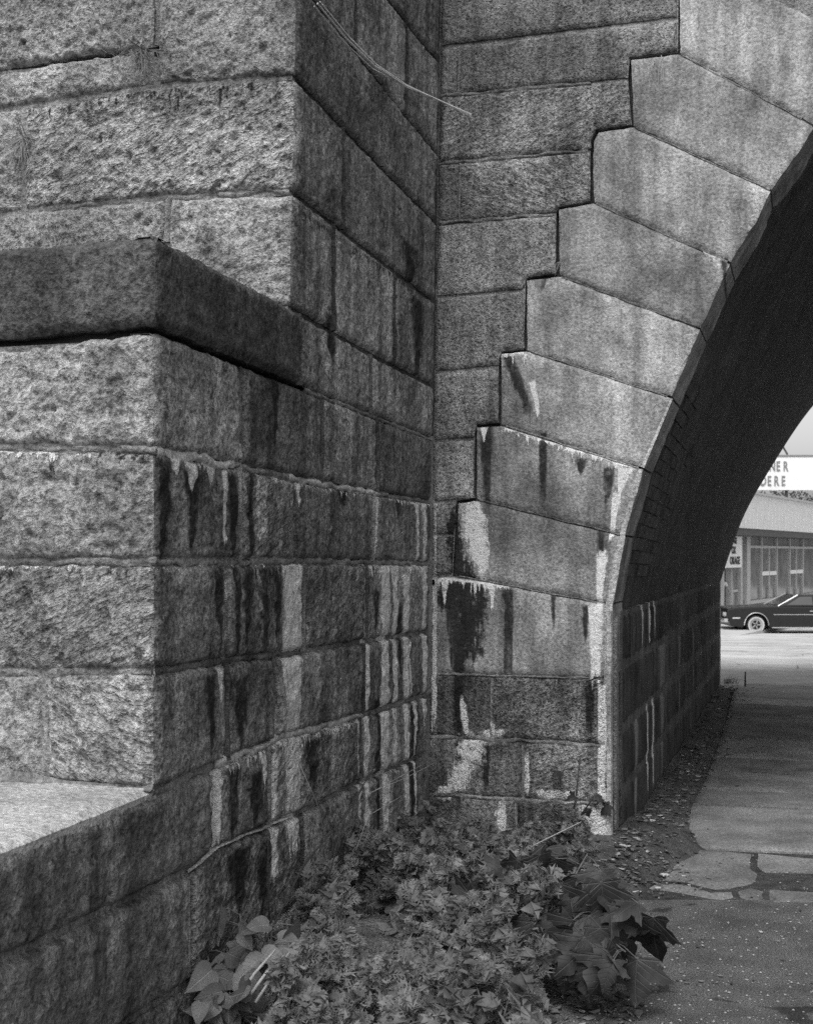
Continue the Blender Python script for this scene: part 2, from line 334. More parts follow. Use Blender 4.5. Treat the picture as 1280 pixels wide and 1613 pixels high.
# ------------------------------------------------------------------ stone builder
def ccw(p):
    p = [np.array(q, float) for q in p]
    A = sum(p[i][0]*p[(i+1) % len(p)][1]-p[(i+1) % len(p)][0]*p[i][1] for i in range(len(p)))
    return A > 0
def inset(P, D):
    n = len(P); L = []
    for i in range(n):
        e = P[(i+1) % n]-P[i]; e = e/np.linalg.norm(e); nn = np.array([-e[1], e[0]]); L.append((P[i]+nn*D[i], e, nn))
    R = []
    for i in range(n):
        (p, e, n0), (q, g, n1) = L[i-1], L[i]; c = e[0]*g[1]-e[1]*g[0]
        if abs(c) < .12: R.append(P[i]+(n0*D[i-1]+n1*D[i])/2)
        else:
            t = ((q[0]-p[0])*g[1]-(q[1]-p[1])*g[0])/c; R.append(p+e*t)
    return R
def seg_dist(Q, A, B):
    d = np.full(len(Q), 9.0)
    for a, b in zip(A, B):
        e = b-a; L = e@e
        t = np.clip(((Q-a)@e)/max(L, 1e-12), 0, 1); d = np.minimum(d, np.hypot(*(Q-a-t[:, None]*e).T))
    return d
def in_poly(Q, P):
    c = np.zeros(len(Q), bool); n = len(P)
    for i in range(n):
        a, b = P[i], P[(i+1) % n]
        k = ((a[1] > Q[:, 1]) != (b[1] > Q[:, 1])) & (Q[:, 0] < (b[0]-a[0])*(Q[:, 1]-a[1])/(b[1]-a[1]+1e-15)+a[0]); c ^= k
    return c
GEO = {  # cell, relief amplitude, edge bevel width, edge bevel depth, bulge, outline wobble
 'rough': (.0080, .034, .012, .012, .008, .011), 'wall': (.0100, .019, .010, .012, .005, .009), 'peck': (.013, .007, .012, .010, .004, .005),
 'peckd': (.012, .010, .012, .010, .004, .006), 'smooth': (.016, .0045, .010, .009, .001, .0045), 'coping': (.010, .016, .03, .016, .0, .008), 'passage': (.04, .006, .02, .010, .003, .004), 'plinth': (.011, .020, .02, .016, .008, .008),
 'mortar': (.03, .006, .001, 0, 0, 0), 'dmortar': (.03, .006, .001, 0, 0, 0), 'render': (.012, .004, .008, .004, .001, .004)}
def patch(face, poly, style, corner=None, other=None, gap=.0095, proud=0., back=None, depth=.06, wob=None, tool=0, cell=None, amp=None):
    """one dressed face of a stone: poly in plane metres, 'corner' = indices of edges that are a shared arris with face 'other'"""
    cl, am, bw_, bd_, bul, wb = GEO[style]; cell = cell or cl; am = am if amp is None else amp; wb = wob if wob is not None else wb
    P = [np.array(q, float) for q in poly]; corner = set(corner or [])
    if not ccw(P):
        n = len(P); P = P[::-1]; corner = {(n-2-i) % n for i in corner}
    P = inset(P, [0 if i in corner else gap for i in range(len(P))])
    bp, bt = [], []
    for i in range(len(P)):
        a, b = P[i], P[(i+1) % len(P)]; n = max(1, int(round(np.linalg.norm(b-a)/cell)))
        for k in range(n): bp.append(a+(b-a)*k/n); bt.append(i)
    bp = np.array(bp); nb = len(bp); w3 = face.p3(bp); nz = np.stack([fbm(w3, 26., 3), fbm(w3+5, 26., 3)], 1)*wb
    isc = np.array([(bt[i] in corner) or (bt[i-1] in corner) for i in range(nb)]); nz[isc] = 0
    bp = bp+nz
    lo, hi = bp.min(0), bp.max(0)
    gx, gy = np.meshgrid(np.arange(lo[0]+cell*.5, hi[0], cell), np.arange(lo[1]+cell*.5, hi[1], cell))
    Q = np.stack([gx.ravel(), gy.ravel()], 1); Q = Q+RNG.uniform(-.28, .28, Q.shape)*cell
    A, B = bp, np.roll(bp, -1, 0)
    if len(Q):
        Q = Q[in_poly(Q, bp)]
    if len(Q):
        Q = Q[seg_dist(Q, A, B) > cell*.55]
    V = np.vstack([bp, Q]) if len(Q) else bp
    vo, _, fo, ov, _, _ = delaunay_2d_cdt([Vector(q) for q in V], [], [list(range(nb))], 1, 1e-6)
    idx = [o[0] if len(o) else 0 for o in ov]
    cm = np.array([bt[i] in corner for i in range(nb)])
    dj = seg_dist(V, A[~cm], B[~cm]) if (~cm).any() else np.full(len(V), 9.)
    dc = seg_dist(V, A[cm], B[cm]) if cm.any() else np.full(len(V), 9.)
    p0 = face.p3(V)
    e = np.clip(dj/bw_, 0, 1); dm = np.clip(np.minimum(dj/.02, dc/.03), 0, 1)
    rel = fbm(p0, 7., 2, .55)*.4+(.55-1.6*np.abs(fbm(p0+3.3, 15., 3, .6)))*.45+fbm(p0+1.3, 38., 2)*.35
    pit = np.clip(fbm(p0+9.1, 26., 3)-.40, 0, 1)*-2.0
    h = -bd_*(1-e)**2+dm*am*(rel+pit)+bul*(1-np.exp(-np.minimum(dj, dc)/.06))
    P3 = face.p3(V, h+proud)
    if corner and other is not None:
        zz = np.zeros((len(V), 3)); zz[:, 2] = p0[:, 2]; dl = .010*np.clip(fbm(zz+31.7, 16., 3)+.25, 0, 1)+.003
        fall = np.clip(1-dc/.03, 0, 1)**1.5
        P3 = P3-(fall*dl)[:, None]*(face.N+other.N)+(np.clip(1-dc/.05, 0, 1)*proud)[:, None]*other.N
    verts = [P3[i] for i in idx]; faces = [tuple(f) for f in fo]; m = len(verts)
    bk = np.array(back) if back is not None else -face.N*depth
    for i in range(nb):
        if cm[i]: continue
        j = (i+1) % nb; k = len(verts); verts += [P3[i], P3[j], P3[j]+bk, P3[i]+bk]; faces.append((k+3, k+2, k+1, k))
    # orient the front faces outward
    f0 = faces[0]; nrm = np.cross(verts[f0[1]]-verts[f0[0]], verts[f0[2]]-verts[f0[0]])
    if nrm@face.N < 0: faces = [tuple(reversed(f)) if i < len(fo) else f for i, f in enumerate(faces)]
    return verts, faces, len(fo), mat_for(style, face, V, tool)
NSTONE = 0
def stone(parent, parts, name='stone', label=None):
    global NSTONE; NSTONE += 1
    v, f, mi, ms, sm = [], [], [], [], []
    for pt in parts:
        a, b, nf, m = patch(**pt); k = len(v); v += list(a); f += [tuple(i+k for i in q) for q in b]; mi += [len(ms)]*len(b); ms.append(m); sm += [True]*nf+[False]*(len(b)-nf)
    me = bpy.data.meshes.new(name); me.from_pydata([tuple(map(float, q)) for q in v], [], f)
    for m in ms: me.materials.append(m)
    me.polygons.foreach_set('material_index', mi); me.polygons.foreach_set('use_smooth', sm); me.update()
    o = link_mesh(name, me, parent)
    if label: o['label'] = label
    return o
def yat(line, x):
    xs = [p[0] for p in line]; ys = [p[1] for p in line]
    if x <= xs[0]: return ys[0]+(x-xs[0])*(ys[1]-ys[0])/(xs[1]-xs[0])
    if x >= xs[-1]: return ys[-1]+(x-xs[-1])*(ys[-1]-ys[-2])/(xs[-1]-xs[-2])
    return float(np.interp(x, xs, ys))
def quad(top, bot, x0, x1, lean=0):
    """stone outline between two course lines, in photo pixels; first edge list index 0 = top; the last edge is the left side"""
    tp = [(x0, yat(top, x0))]+[p for p in top if x0+6 < p[0] < x1-6]+[(x1, yat(top, x1))]
    bt = [(x1-lean, yat(bot, x1-lean))]+[p for p in reversed(bot) if x0+6 < p[0] < x1-6]+[(x0-lean, yat(bot, x0-lean))]
    return tp+bt, len(tp)-1            # index of the right edge; the left edge is the last
# ------------------------------------------------------------------ masonry: stepped buttress on the left
BUT = tag(empty('stone_buttress', (-0.68, 3.27, 0)), 'stepped buttress of big rough grey stone blocks streaked with white lime, left of the arch', 'buttress')
bl = {
 -1: [(560, -260), (690, -90)],
 0: [(430, -237), (600, -18), (659, 58), (700, 110)], 1: [(430, -88), (545, 60), (594, 123), (700, 259)], 2: [(458, 112), (545, 205), (700, 366)], 3: [(456, 297), (540, 363), (700, 489)],
 4: [(247, 370), (447, 477), (584, 557), (700, 618)], 5: [(247, 519), (450, 600), (700, 700)], 6: [(246, 709), (380, 735), (478, 757), (700, 795)], 7: [(245, 886), (470, 884), (700, 888)],
 8: [(242, 1057), (360, 1041), (450, 1031), (561, 1013), (700, 990)], 9: [(-80, 1372), (45, 1326), (232, 1254), (345, 1205), (445, 1162), (570, 1128), (700, 1085)],
 10: [(-80, 1556), (48, 1495), (300, 1375), (345, 1335), (480, 1278), (570, 1232), (700, 1174)], 11: [(-80, 1786), (100, 1680), (300, 1552), (480, 1415), (700, 1258)], 12: [(-80, 2010), (300, 1740), (480, 1565), (700, 1360)]}
au = {0: [(-60, -60), (460, -80)], 1: [(-60, 181), (45, 165), (240, 133), (460, 113)], 2: [(-60, 342), (45, 331), (262, 310), (456, 297)], 3: [(-60, 500), (456, 482)]}
al = {4: [(-60, 394), (45, 386), (247, 370)], 5: [(-60, 545), (45, 536), (247, 518)], 5.5: [(-60, 553), (45, 544), (247, 526)], 6: [(-60, 703), (246, 709)], 7: [(-60, 884), (245, 886)], 8: [(-60, 1062), (242, 1057)], 9: [(-60, 1222), (240, 1250)]}
def xcor(y): return float(np.interp(y, [60, 585, 1100, 1250, 1400], [690, 680.5, 671.5, 669, 667]))
def bstone(i, j, x0, x1, style='wall', **k):
    """a stone of the right-hand face between course lines i and j"""
    poly, r = quad(bl[i], bl[j], x0+1, x1-1 if x1 < 660 else x1)
    if x1 > 660: poly[r] = (xcor(poly[r][1])+2, yat(bl[i], xcor(poly[r][1]))); q = r+1; poly[q] = (xcor(poly[q][1])+2, yat(bl[j], xcor(poly[q][1])))
    return dict(face=FB, poly=FB.px(poly), style=style, **k)
def quoin(pa, ra, i, j, xa, x1, style_a, style_b, faceA, **k):
    """a corner stone: its left face (outline pa, right edge index ra) and its right face share the arris"""
    poly, r = quad(bl[i], bl[j], xa, x1)
    A = [FACES[faceA.name].un(*p) for p in pa]; B = FB.px(poly)
    # put both arris edges on the true corner line
    c3 = faceA.O; aB = lambda z: (np.dot(faceA.p3((0, z/faceA.W[2]))[0]-FB.O, FB.U))
    zt, zb = FB.p3(B[0])[0][2], FB.p3(B[-1])[0][2]
    B[0] = np.array([aB(zt), zt]); B[-1] = np.array([aB(zb), zb])
    A[ra] = np.array([0., (zt-faceA.O[2])/faceA.W[2]]); A[ra+1] = np.array([0., (zb-faceA.O[2])/faceA.W[2]])
    tl = k.pop('tool', 0); cellb = k.pop('cellb', None)
    return [dict(face=faceA, poly=A, style=style_a, corner=[ra], other=FB, tool=tl, **k), dict(face=FB, poly=B, style=style_b, corner=[len(B)-1], other=faceA, **k)]
FACES['A'], FACES['AU'] = FAL, FAU
# shift the upper plane so that its corner line is at a = 0 on the right face
def corner_fix(f):
    d = np.dot(f.O-FB.O, FB.N); f.O = f.O-FB.N*d
corner_fix(FAL); corner_fix(FAU)
# upper wall
q, r = quad(au[0], au[1], 245, 460); stone(BUT, quoin(q, r, 1, 2, 460, 602, 'rough', 'wall', FAU))
q, r = quad(au[1], au[2], 36, 458); stone(BUT, quoin(q, r, 2, 3, 458, 540, 'rough', 'wall', FAU, tool=1))
q, r = quad(au[2], au[3], 262, 456); stone(BUT, quoin(q, r, 3, 4, 456, 525, 'rough', 'wall', FAU))
crk = [(-60, 122), (45, 104), (85, 95), (200, 80), (245, 74)]
for tp, bt, a, b, tl in ((au[0], crk, -60, 243, 0), (crk, au[1], -60, 243, 0), (au[1], au[2], -120, 34, 0), (au[2], au[3], -60, 260, 0)):
    q, r = quad(tp, bt, a, b); stone(BUT, [dict(face=FAU, poly=FAU.px(q), style='rough', tool=tl, gap=.008)])
# right face, stones that do not turn the corner
ROWS = [(-1, 0, [560, 700]), (0, 1, [430, 560, 640, 700]), (1, 2, [602, 700]), (2, 3, [540, 700]), (3, 4, [525, 621, 700]), (4, 5, [472, 583, 700]), (5, 6, [380, 507, 594, 700]), (6, 7, [378, 465, 588, 700]),
        (7, 8, [357, 479, 578, 700]), (8, 9, [357, 434, 573, 700]), (9, 10, [338, 425, 568, 700]), (10, 11, [302, 475, 600, 700]), (11, 12, [-80, 200, 400, 560, 700])]
for i, j, xs in ROWS:
    for a, b in zip(xs[:-1], xs[1:]): stone(BUT, [bstone(i, j, a, b, tool=(1 if (i*3+a) % 4 == 0 and i > 5 else 0))])
stone(BUT, [bstone(9, 10, -80, 338, 'plinth')], label='long rough top block of the low ledge')
stone(BUT, [bstone(10, 11, -80, 302, 'plinth')])
# lower block: coping and four corner courses
q, r = quad(al[4], al[5], -60, 247)
stone(BUT, quoin(q, r, 4, 5, 247, 470, 'coping', 'coping', FAL, proud=.014, depth=.05), name='coping_stone', label='dark weathered coping block with a black gap below it')
for i, j, xa, x1, tl in ((5, 6, -60, 380, 0), (6, 7, -60, 378, 0), (7, 8, -60, 357, 1), (8, 9, 68, 357, -1)):
    t_ = al[5.5] if i == 5 else al[i]
    q, r = quad(t_, al[j], xa, 245); stone(BUT, quoin(q, r, i, j, 245, x1, 'rough', 'wall', FAL, tool=tl))
q, r = quad(al[8], al[9], -60, 66); stone(BUT, [dict(face=FAL, poly=FAL.px(q), style='rough')])
# the ledge: top surface of the low wall that runs on towards the camera
zl = 0.862; dB = lambda a: FB.p3((a, zl))[0]
FL = Face('L', (FAL.O[0], FAL.O[1], zl), (VX, VY, 0), (-UX, -UY, 0), (0, 0, 1)); FACES['L'] = FL; STC['L'] = []; DRC['L'] = []
STYLE['ledge'] = (.40, .3, .45, .9, .010, .1); GEO['ledge'] = (.02, .006, .03, .012, .0, .004)
stone(BUT, [dict(face=FL, poly=[(-2.2, .004), (.02, .004), (.02, 1.6), (-2.2, 1.6)], style='ledge', gap=0, depth=.1)], name='ledge_top', label='pale flat top of the low ledge')
# mortar fillet where the wall meets the ledge
v, f = [], []
for i in range(60):
    s = -i*.022; c = FAL.O+FAL.U*s
    rr = .010+.016*abs(float(fbm([[s, 0, 0]], 9., 2)[0]))+.018*max(0, min(1, (-s-.28)/.1))
    for k in range(5):
        t = k/4*math.pi/2; v.append(tuple(c+FAL.N*(.006+rr*1.3*(1-math.sin(t)))+np.array([0, 0, zl+rr*(1-math.cos(t))])-np.array([0, 0, .003])))
for i in range(59):
    for k in range(4): f.append((i*5+k, (i+1)*5+k, (i+1)*5+k+1, i*5+k+1))
M_REND = stone_mat('mortar', 'A', [], [])
mesh_obj('mortar_fillet', v, f, M_REND, BUT, True)
# mortar bed behind the stones (recessed), then the solid core behind it
def mortar_plane(parent, face, poly, rec=.020, name='mortar', style='mortar'):
    a = patch(face, poly, style, gap=0, proud=-rec, depth=.03)
    me = mesh_obj(name, a[0], a[1], a[3], parent, True); return me
zz = lambda x, y: FB.un(x, y)
aAU = lambda z: np.dot(FAU.p3((0, z))[0]-FB.O, FB.U)+.016; aAL = np.dot(FAL.O-FB.O, FB.U)+.016
mortar_plane(BUT, FB, [(aAL-2.2, -.1), (.02, -.1), (.11, 2.10), (aAL, 2.09), (aAL, .84), (aAL-2.2, .84)], rec=.019)
mortar_plane(BUT, FB, [(.11, 2.11), (.28, 5.2), (aAU(5.2), 5.2), (aAU(2.12), 2.12)], rec=.018, style='dmortar')
mortar_plane(BUT, FAL, [(-1.3, .85), (-.016, .85), (-.016, 2.085), (-1.3, 2.085)], rec=.010)
mortar_plane(BUT, FAU, [(-1.4, 2.2), (-.016, 2.2), (-.016, 3.26), (-.20, 3.26), (-.49, 3.30), (-.49, 3.33), (-1.4, 3.36)], rec=.012)
mortar_plane(BUT, FAU, [(-.45, 3.28), (-.016, 3.28), (-.016, 5.0), (-.45, 5.0)])
mortar_plane(BUT, FAU, [(-1.4, 3.42), (-.5, 3.38), (-.5, 5.0), (-1.4, 5.0)])
M_CORE = plain('rubble_core', .06, .95, .3, 20)
def prism(name, pts, z0, z1, parent, mat):
    n = len(pts); v = [(p[0], p[1], z0) for p in pts]+[(p[0], p[1], z1) for p in pts]
    f = [tuple(range(n-1, -1, -1)), tuple(range(n, 2*n))]+[(i, (i+1) % n, n+(i+1) % n, n+i) for i in range(n)]
    return mesh_obj(name, v, f, mat, parent)
def ft(ca, off_in, back):   # footprint from a corner point: inset by off_in, running left and back
    c = np.array(ca[:2]); u = np.array([UX, UY]); w = np.array([VX, VY])
    c = c-u*off_in+w*off_in; return [c, c+w*back, c+w*back-u*3.5, c-u*3.5]
prism('rubble_core', ft(FAL.O, .055, 3.2), 0, 2.325, BUT, M_CORE)
prism('rubble_core', ft(FAU.p3((0, 3.8))[0], .08, 2.6), 2.2, 5.2, BUT, M_CORE)
c = np.array(FB.p3((aAL-2.2, 0))[0][:2])-np.array([UX, UY])*.055
prism('rubble_core', [c, np.array(FAL.O[:2])-np.array([UX, UY])*.055, np.array(FAL.O[:2])-np.array([UX, UY])*2.0, c-np.array([UX, UY])*1.95], 0, zl-.06, BUT, M_CORE)

# raised pointing along some joints
M_POINT = stone_mat('mortar', 'B', [], [])
def bead(face, pts, w, h, parent, mat=None, lift=0.):
    P = np.array([face.un(*p) for p in pts]); L = np.r_[0, np.cumsum(np.hypot(*np.diff(P, axis=0).T))]; n = max(3, int(L[-1]/.011)); t = np.linspace(0, L[-1], n)
    C = np.stack([np.interp(t, L, P[:, 0]), np.interp(t, L, P[:, 1])], 1); w3 = face.p3(C)
    e = np.gradient(C, axis=0); e /= np.hypot(*e.T)[:, None]; nn = np.stack([-e[:, 1], e[:, 0]], 1)
    C = C+nn*(fbm(w3, 14., 3)*w*.6)[:, None]; ww = w*(.75+.9*np.clip(fbm(w3+7, 17., 3)+.4, 0, 1.4)); hh = np.minimum(h, .006)*(1.9*fbm(w3+3, 11., 3)+.25)-.006+lift+lift
    v, f = [], []
    for i in range(n):
        jit = fbm(np.repeat(w3[i:i+1], 5, 0)+np.arange(5)[:, None]*1.7, 60., 2)
        for k in range(5):
            u = -1+k*.5; v.append(face.p3(C[i]+nn[i]*ww[i]*u/2*(1+.25*jit[k]), -.012+(.012+hh[i])*(1-u**4)+.0025*jit[k])[0])
    for i in range(n-1):
        for k in range(4): f.append((i*5+k, (i+1)*5+k, (i+1)*5+k+1, i*5+k+1))
    return mesh_obj('mortar_joint', v, f, mat or M_POINT, parent, True)
def ln(i, a, b, step=12): return [(x, yat(bl[i], x)) for x in np.arange(a, b, step)]
for pts, w, h in [(ln(6, 247, 690), .022, .006), (ln(7, 247, 690), .024, .005), (ln(8, 243, 480), .022, .007), (ln(9, 240, 690), .026, .008), (ln(5, 480, 690), .018, .004),
                  ([(381, 586), (381, 722)], .016, .005), ([(357, 893), (357, 1042)], .014, .005), ([(464, 760), (464, 884)], .016, .003), ([(434, 1036), (434, 1164)], .009, .003), ([(391, 1196), (389, 1318)], .014, .005), ([(302, 1382), (302, 1540)], .012, .003), ([(508, 625), (508, 758)], .010, .003), ([(594, 655), (594, 772)], .010, .003)]:
    bead(FB, pts, w, h, BUT)
M_PALE = stone_mat('render', 'B', [], [])
for pts, w, h in [([(382, 700), (381, 722)], .030, .007), (ln(6, 247, 375, 9), .030, .010), (ln(6, 455, 600, 9), .022, .008), (ln(9, 340, 575, 9), .022, .008), (ln(10, 300, 470, 9), .006, .006)]:
    bead(FB, pts, w*1.1, h, BUT, M_PALE, .0015)
for pts, w, h in [([(-60, 884), (244, 886)], .022, .007), ([(-60, 1061), (241, 1057)], .026, .008), ([(-60, 704), (150, 706), (245, 708)], .02, .008), ([(69, 1064), (70, 1215)], .026, .008)]:
    bead(FAL, pts, w, h, BUT)
for pts, w, h in [([(60, 329), (262, 310), (455, 298)], .024, .006), ([(263, 312), (262, 380)], .026, .005)]:
    bead(FAU, pts, w, h, BUT)

M_DJ = stone_mat('dmortar', 'B', [], [])
for i, j, xs in ROWS:
    for x in xs[(0 if 0 < i < 9 else 1):-1]:
        if (i, x) in ((5, 380), (7, 357), (6, 465), (8, 434)): continue
        y0, y1 = yat(bl[i], x)+2, yat(bl[j], x)-2
        if y1 > y0+8: bead(FB, [(x, y0), (x, (y0+y1)/2), (x, y1)], .020, .004, BUT, M_DJ if i < 6 or (i+x) % 2 else M_POINT, .006)

# ------------------------------------------------------------------ masonry: the arch
ARC = tag(empty('stone_arch_bridge', (0.99, 5.84, 0)), 'stone arch bridge with stepped smooth wedge stones over a dark sidewalk passage', 'bridge')
arris = [(962, 1358), (962, 955), (985, 835), (1012, 738), (1058, 626), (1104, 518), (1151, 414), (1187, 356), (1215, 299), (1264, 232)]
near = [FC.un(*p) for p in arris[1:]]
d = near[-1]-near[-3]; th = math.atan2(d[1], d[0]); R = 3.3; p = near[-1]
cc = p+R*np.array([math.sin(th), -math.cos(th)])
ext = [cc+R*np.array([-math.sin(th*(1-k/14)), math.cos(th*(1-k/14))]) for k in range(1, 15)]
half = near+ext; crown = half[-1][0]
def resample(pts, n):
    pts = np.array(pts); L = np.r_[0, np.cumsum(np.hypot(*np.diff(pts, axis=0).T))]; t = np.linspace(0, L[-1], n)
    return np.stack([np.interp(t, L, pts[:, 0]), np.interp(t, L, pts[:, 1])], 1), L[-1]
def smooth(pts, it=6):
    P = np.array(pts)
    for _ in range(it):
        Q = P.copy(); Q[1:-1] = (P[:-2]+2*P[1:-1]+P[2:])/4; P = Q
    return P
NEAR, LN = resample(smooth(resample(half, 60)[0], 5), 60)
TUN = 8.26; FO = FP.p3((TUN, 0))[0]
FF = Face('F', FO, (UX, UY, 0), (0, 0, 1), (-VX, -VY, 0))
fpx = [(1131, 927), (1139, 900), (1151, 866), (1168, 817), (1190, 775), (1215, 735), (1240, 694)]
far = [FF.un(*p) for p in fpx]; d = far[-1]-far[-3]; th = math.atan2(d[1], d[0]); fc = far[-1]
R2 = (crown+.05-fc[0])/math.sin(th); cc = fc+R2*np.array([math.sin(th), -math.cos(th)])
far = far+[cc+R2*np.array([-math.sin(th*(1-k/14)), math.cos(th*(1-k/14))]) for k in range(1, 15)]
FAR, LF = resample(smooth(resample(far, 60)[0], 5), 60)
SO = [[(1-r)*FC.p3(NEAR[i])[0]+r*FF.p3(FAR[i])[0] for r in (0, 1)] for i in range(60)]
def soffit(t, r):
    x = t*59; i = min(58, int(x)); k = x-i
    a = SO[i][0]*(1-k)+SO[i+1][0]*k; b = SO[i][1]*(1-k)+SO[i+1][1]*k; return a*(1-r)+b*r
Wd = np.array([0.311, 0.950, 0]); BK = Wd*.42
CS = lambda pts, style, **k: [dict(face=FC, poly=FC.px(pts), style=style, **k)]
# spandrel stones with notched ends
c_lines = [(692, 73), (691, 150), (688, 257), (688, 352), (684, 467), (680, 586), (680, 694), (680, 791)]
for pts, tl in [([(692, 74), (722, 70), (721, 147), (690, 150)], 0), ([(722, 70), (800, 60), (1068, 28), (1068, 80), (993, 91), (991, 123), (721, 147)], 0),
            ([(691, 150), (991, 124), (996, 197), (939, 205), (932, 220), (932, 235), (688, 256)], 1), ([(688, 257), (723, 254), (722, 349), (688, 352)], 0), ([(723, 254), (932, 236), (931, 317), (880, 327), (877, 335), (722, 349)], -1),
            ([(688, 352), (877, 336), (877, 431), (831, 439), (824, 456), (684, 467)], 0), ([(684, 467), (824, 456), (827, 549), (790, 555), (786, 576), (680, 586)], 0),
            ([(680, 586), (785, 577), (787, 667), (752, 670), (748, 690), (680, 694)], 0), ([(680, 694), (748, 690), (748, 786), (679, 791)], 0), ([(679, 791), (720, 790), (716, 843), (680, 843)], 0), ([(680, 843), (716, 843), (713, 905), (680, 910)], 0),
            ([(694, -40), (1068, -75), (1068, 26), (800, 59), (692, 72)], 0)]:
    stone(ARC, CS(pts, 'peck', gap=.0085, tool=tl))
for k in range(3):     # courses above the picture
    z0, z1 = 4.36+k*.36, 4.72+k*.36
    for a in range(4): stone(ARC, [dict(face=FC, poly=[(-.9+a*.75, z0), (-.15+a*.75, z0), (-.15+a*.75, z1), (-.9+a*.75, z1)], style='peck', cell=.05)])
# wedge stones of the arch ring
VO = [[(992, 92), (1069, 82), (1284, 198), (1264, 232), (1215, 299), (996, 198)], [(933, 221), (941, 206), (996, 198), (1215, 299), (1187, 356), (1151, 414), (934, 318), (932, 291)],
      [(878, 328), (934, 318), (1151, 414), (1104, 518), (879, 433)], [(828, 440), (879, 433), (1104, 518), (1058, 626), (828, 551)], [(787, 556), (828, 551), (1058, 626), (1012, 738), (788, 669)],
      [(749, 671), (788, 669), (1012, 738), (985, 835), (982, 844), (749, 787)], [(720, 791), (749, 787), (982, 844), (962, 953), (714, 906)], [(682, 911), (714, 906), (962, 953), (962, 1069), (686, 1062)],
      [(1069, -32), (1138, -44), (1372, 70), (1330, 130), (1284, 198), (1069, 82)]]
for k, pts in enumerate(VO):
    stone(ARC, CS(pts, 'smooth', gap=.0055, back=BK), name='voussoir')
ring, _ = resample(NEAR, 400); st = int(np.argmin(np.abs(ring-FC.un(1372, 70)).sum(1)))
N2 = np.vstack([ring, [[2*crown-q[0], q[1]] for q in ring[::-1][1:]]])
i = st
while i < len(N2)-2:
    j = min(i+36, len(N2)-1); a, b = N2[i], N2[j]; nrm = lambda k: (lambda e: np.array([-e[1], e[0]])/np.hypot(*e))(N2[min(k+3, len(N2)-1)]-N2[max(k-3, 0)])
    stone(ARC, [dict(face=FC, poly=[a, N2[(i+j)//2], b, b+nrm(j)*.75, a+nrm(i)*.75], style='smooth', gap=.006, back=BK, cell=.08)], name='voussoir'); i = j
# pier below the ring
p0, p1, p2, p3 = [(660, 1061), (962, 1070)], [(660, 1159), (962, 1175)], [(660, 1252), (962, 1268)], [(660, 1343), (962, 1361)]
for tp, bt, xs in ((p0, p1, [668, 773, 962]), (p1, p2, [667, 823, 962]), (p2, p3, [666, 812, 962])):
    for a, b in zip(xs[:-1], xs[1:]):
        q, r = quad(tp, bt, a, b); stone(ARC, CS(q, 'peckd', gap=.007, back=BK if b == 962 else None, tool=(1 if a > 770 else 0)))
# mortar: two beds with an open joint between spandrel and ring
stepL = [(1068, -80), (1067, 79), (991, 89), (988, 122), (994, 194), (936, 202), (929, 219), (928, 314), (875, 325), (874, 429), (827, 436), (823, 548), (784, 553), (783, 665), (747, 668), (744, 784), (717, 788)]
mortar_plane(ARC, FC, [FC.un(*q) for q in stepL+[(711, 910), (662, 915), (676, 560), (694, -80)]], rec=.019)
stepR = [(1072, -80), (1071, 84), (997, 94), (1000, 198), (940, 209), (937, 320), (883, 331), (882, 436), (833, 443), (832, 554), (792, 560), (792, 672), (754, 675), (753, 789), (724, 795), (717, 915), (668, 925), (663, 1366)]
mortar_plane(ARC, FC, [FC.un(*q) for q in stepR+[(955, 1366), (955, 956)]+[(x-9, y+2) for x, y in arris[2:]]+[(1340, 100), (1400, -80)]], rec=.015)
# lime render smeared along the arris, patches of mortar on the wedge stones
def crust(face, pts, thick, name='lime_crust_and_lit_edge', wob=.006, parent=ARC, cell=.012):
    return stone(parent, [dict(face=face, poly=face.px(pts), style='render', gap=0, proud=thick, wob=wob, depth=thick+.012, cell=cell)], name=name)
crust(FC, [(1003, 739), (1013, 739), (986, 835), (964, 955), (963, 1356), (949, 1356), (953, 1200), (950, 1100), (952, 960), (966, 880)], .004)
crust(FC, [(1009, 735), (1056, 627), (1059, 628), (1014, 737)], .003, wob=.001)
for pts in ([(1178, 292), (1213, 301), (1190, 350), (1178, 366), (1183, 325)], [(1072, 526), (1101, 522), (1086, 556), (1071, 578), (1076, 545)], [(1106, 394), (1138, 410), (1132, 428), (1122, 420), (1114, 412)],
            [(926, 470), (960, 471), (970, 478), (956, 486), (938, 488), (936, 497), (925, 494)], [(930, 960), (948, 957), (945, 1065), (926, 1072), (935, 1010)]):
    crust(FC, pts, .003, wob=.004)
for pts, w, h in [([(692, 150), (800, 140), (930, 129)], .020, .004), ([(690, 257), (925, 236)], .020, .004), ([(690, 351), (870, 336)], .018, .004), ([(722, 72), (721, 147)], .016, .004), ([(723, 256), (722, 348)], .016, .004),
                  ([(690, 1062), (945, 1069)], .014, .004), ([(670, 1160), (945, 1174)], .024, .005), ([(672, 1253), (940, 1266)], .022, .005), ([(1072, 85), (1262, 186)], .012, .004), ([(1000, 200), (1212, 298)], .010, .003), ([(938, 320), (1145, 411)], .012, .003), ([(884, 435), (1100, 515)], .012, .004),
                  ([(834, 552), (1050, 624)], .009, .003), ([(796, 671), (1005, 736)], .012, .004), ([(754, 787), (975, 842)], .009, .003), ([(722, 907), (940, 949)], .010, .003)]:
    bead(FC, pts, w, h, ARC)
for k in range(14):      # lumpy render down the inner corner
    y0 = 60+k*90; a = FC.un(xcor(y0)+1, y0)
    bead(FC, [(xcor(y0)+1, y0), (xcor(y0+92)+1, y0+92)], .028 if 7 < k else .016, .010, ARC)
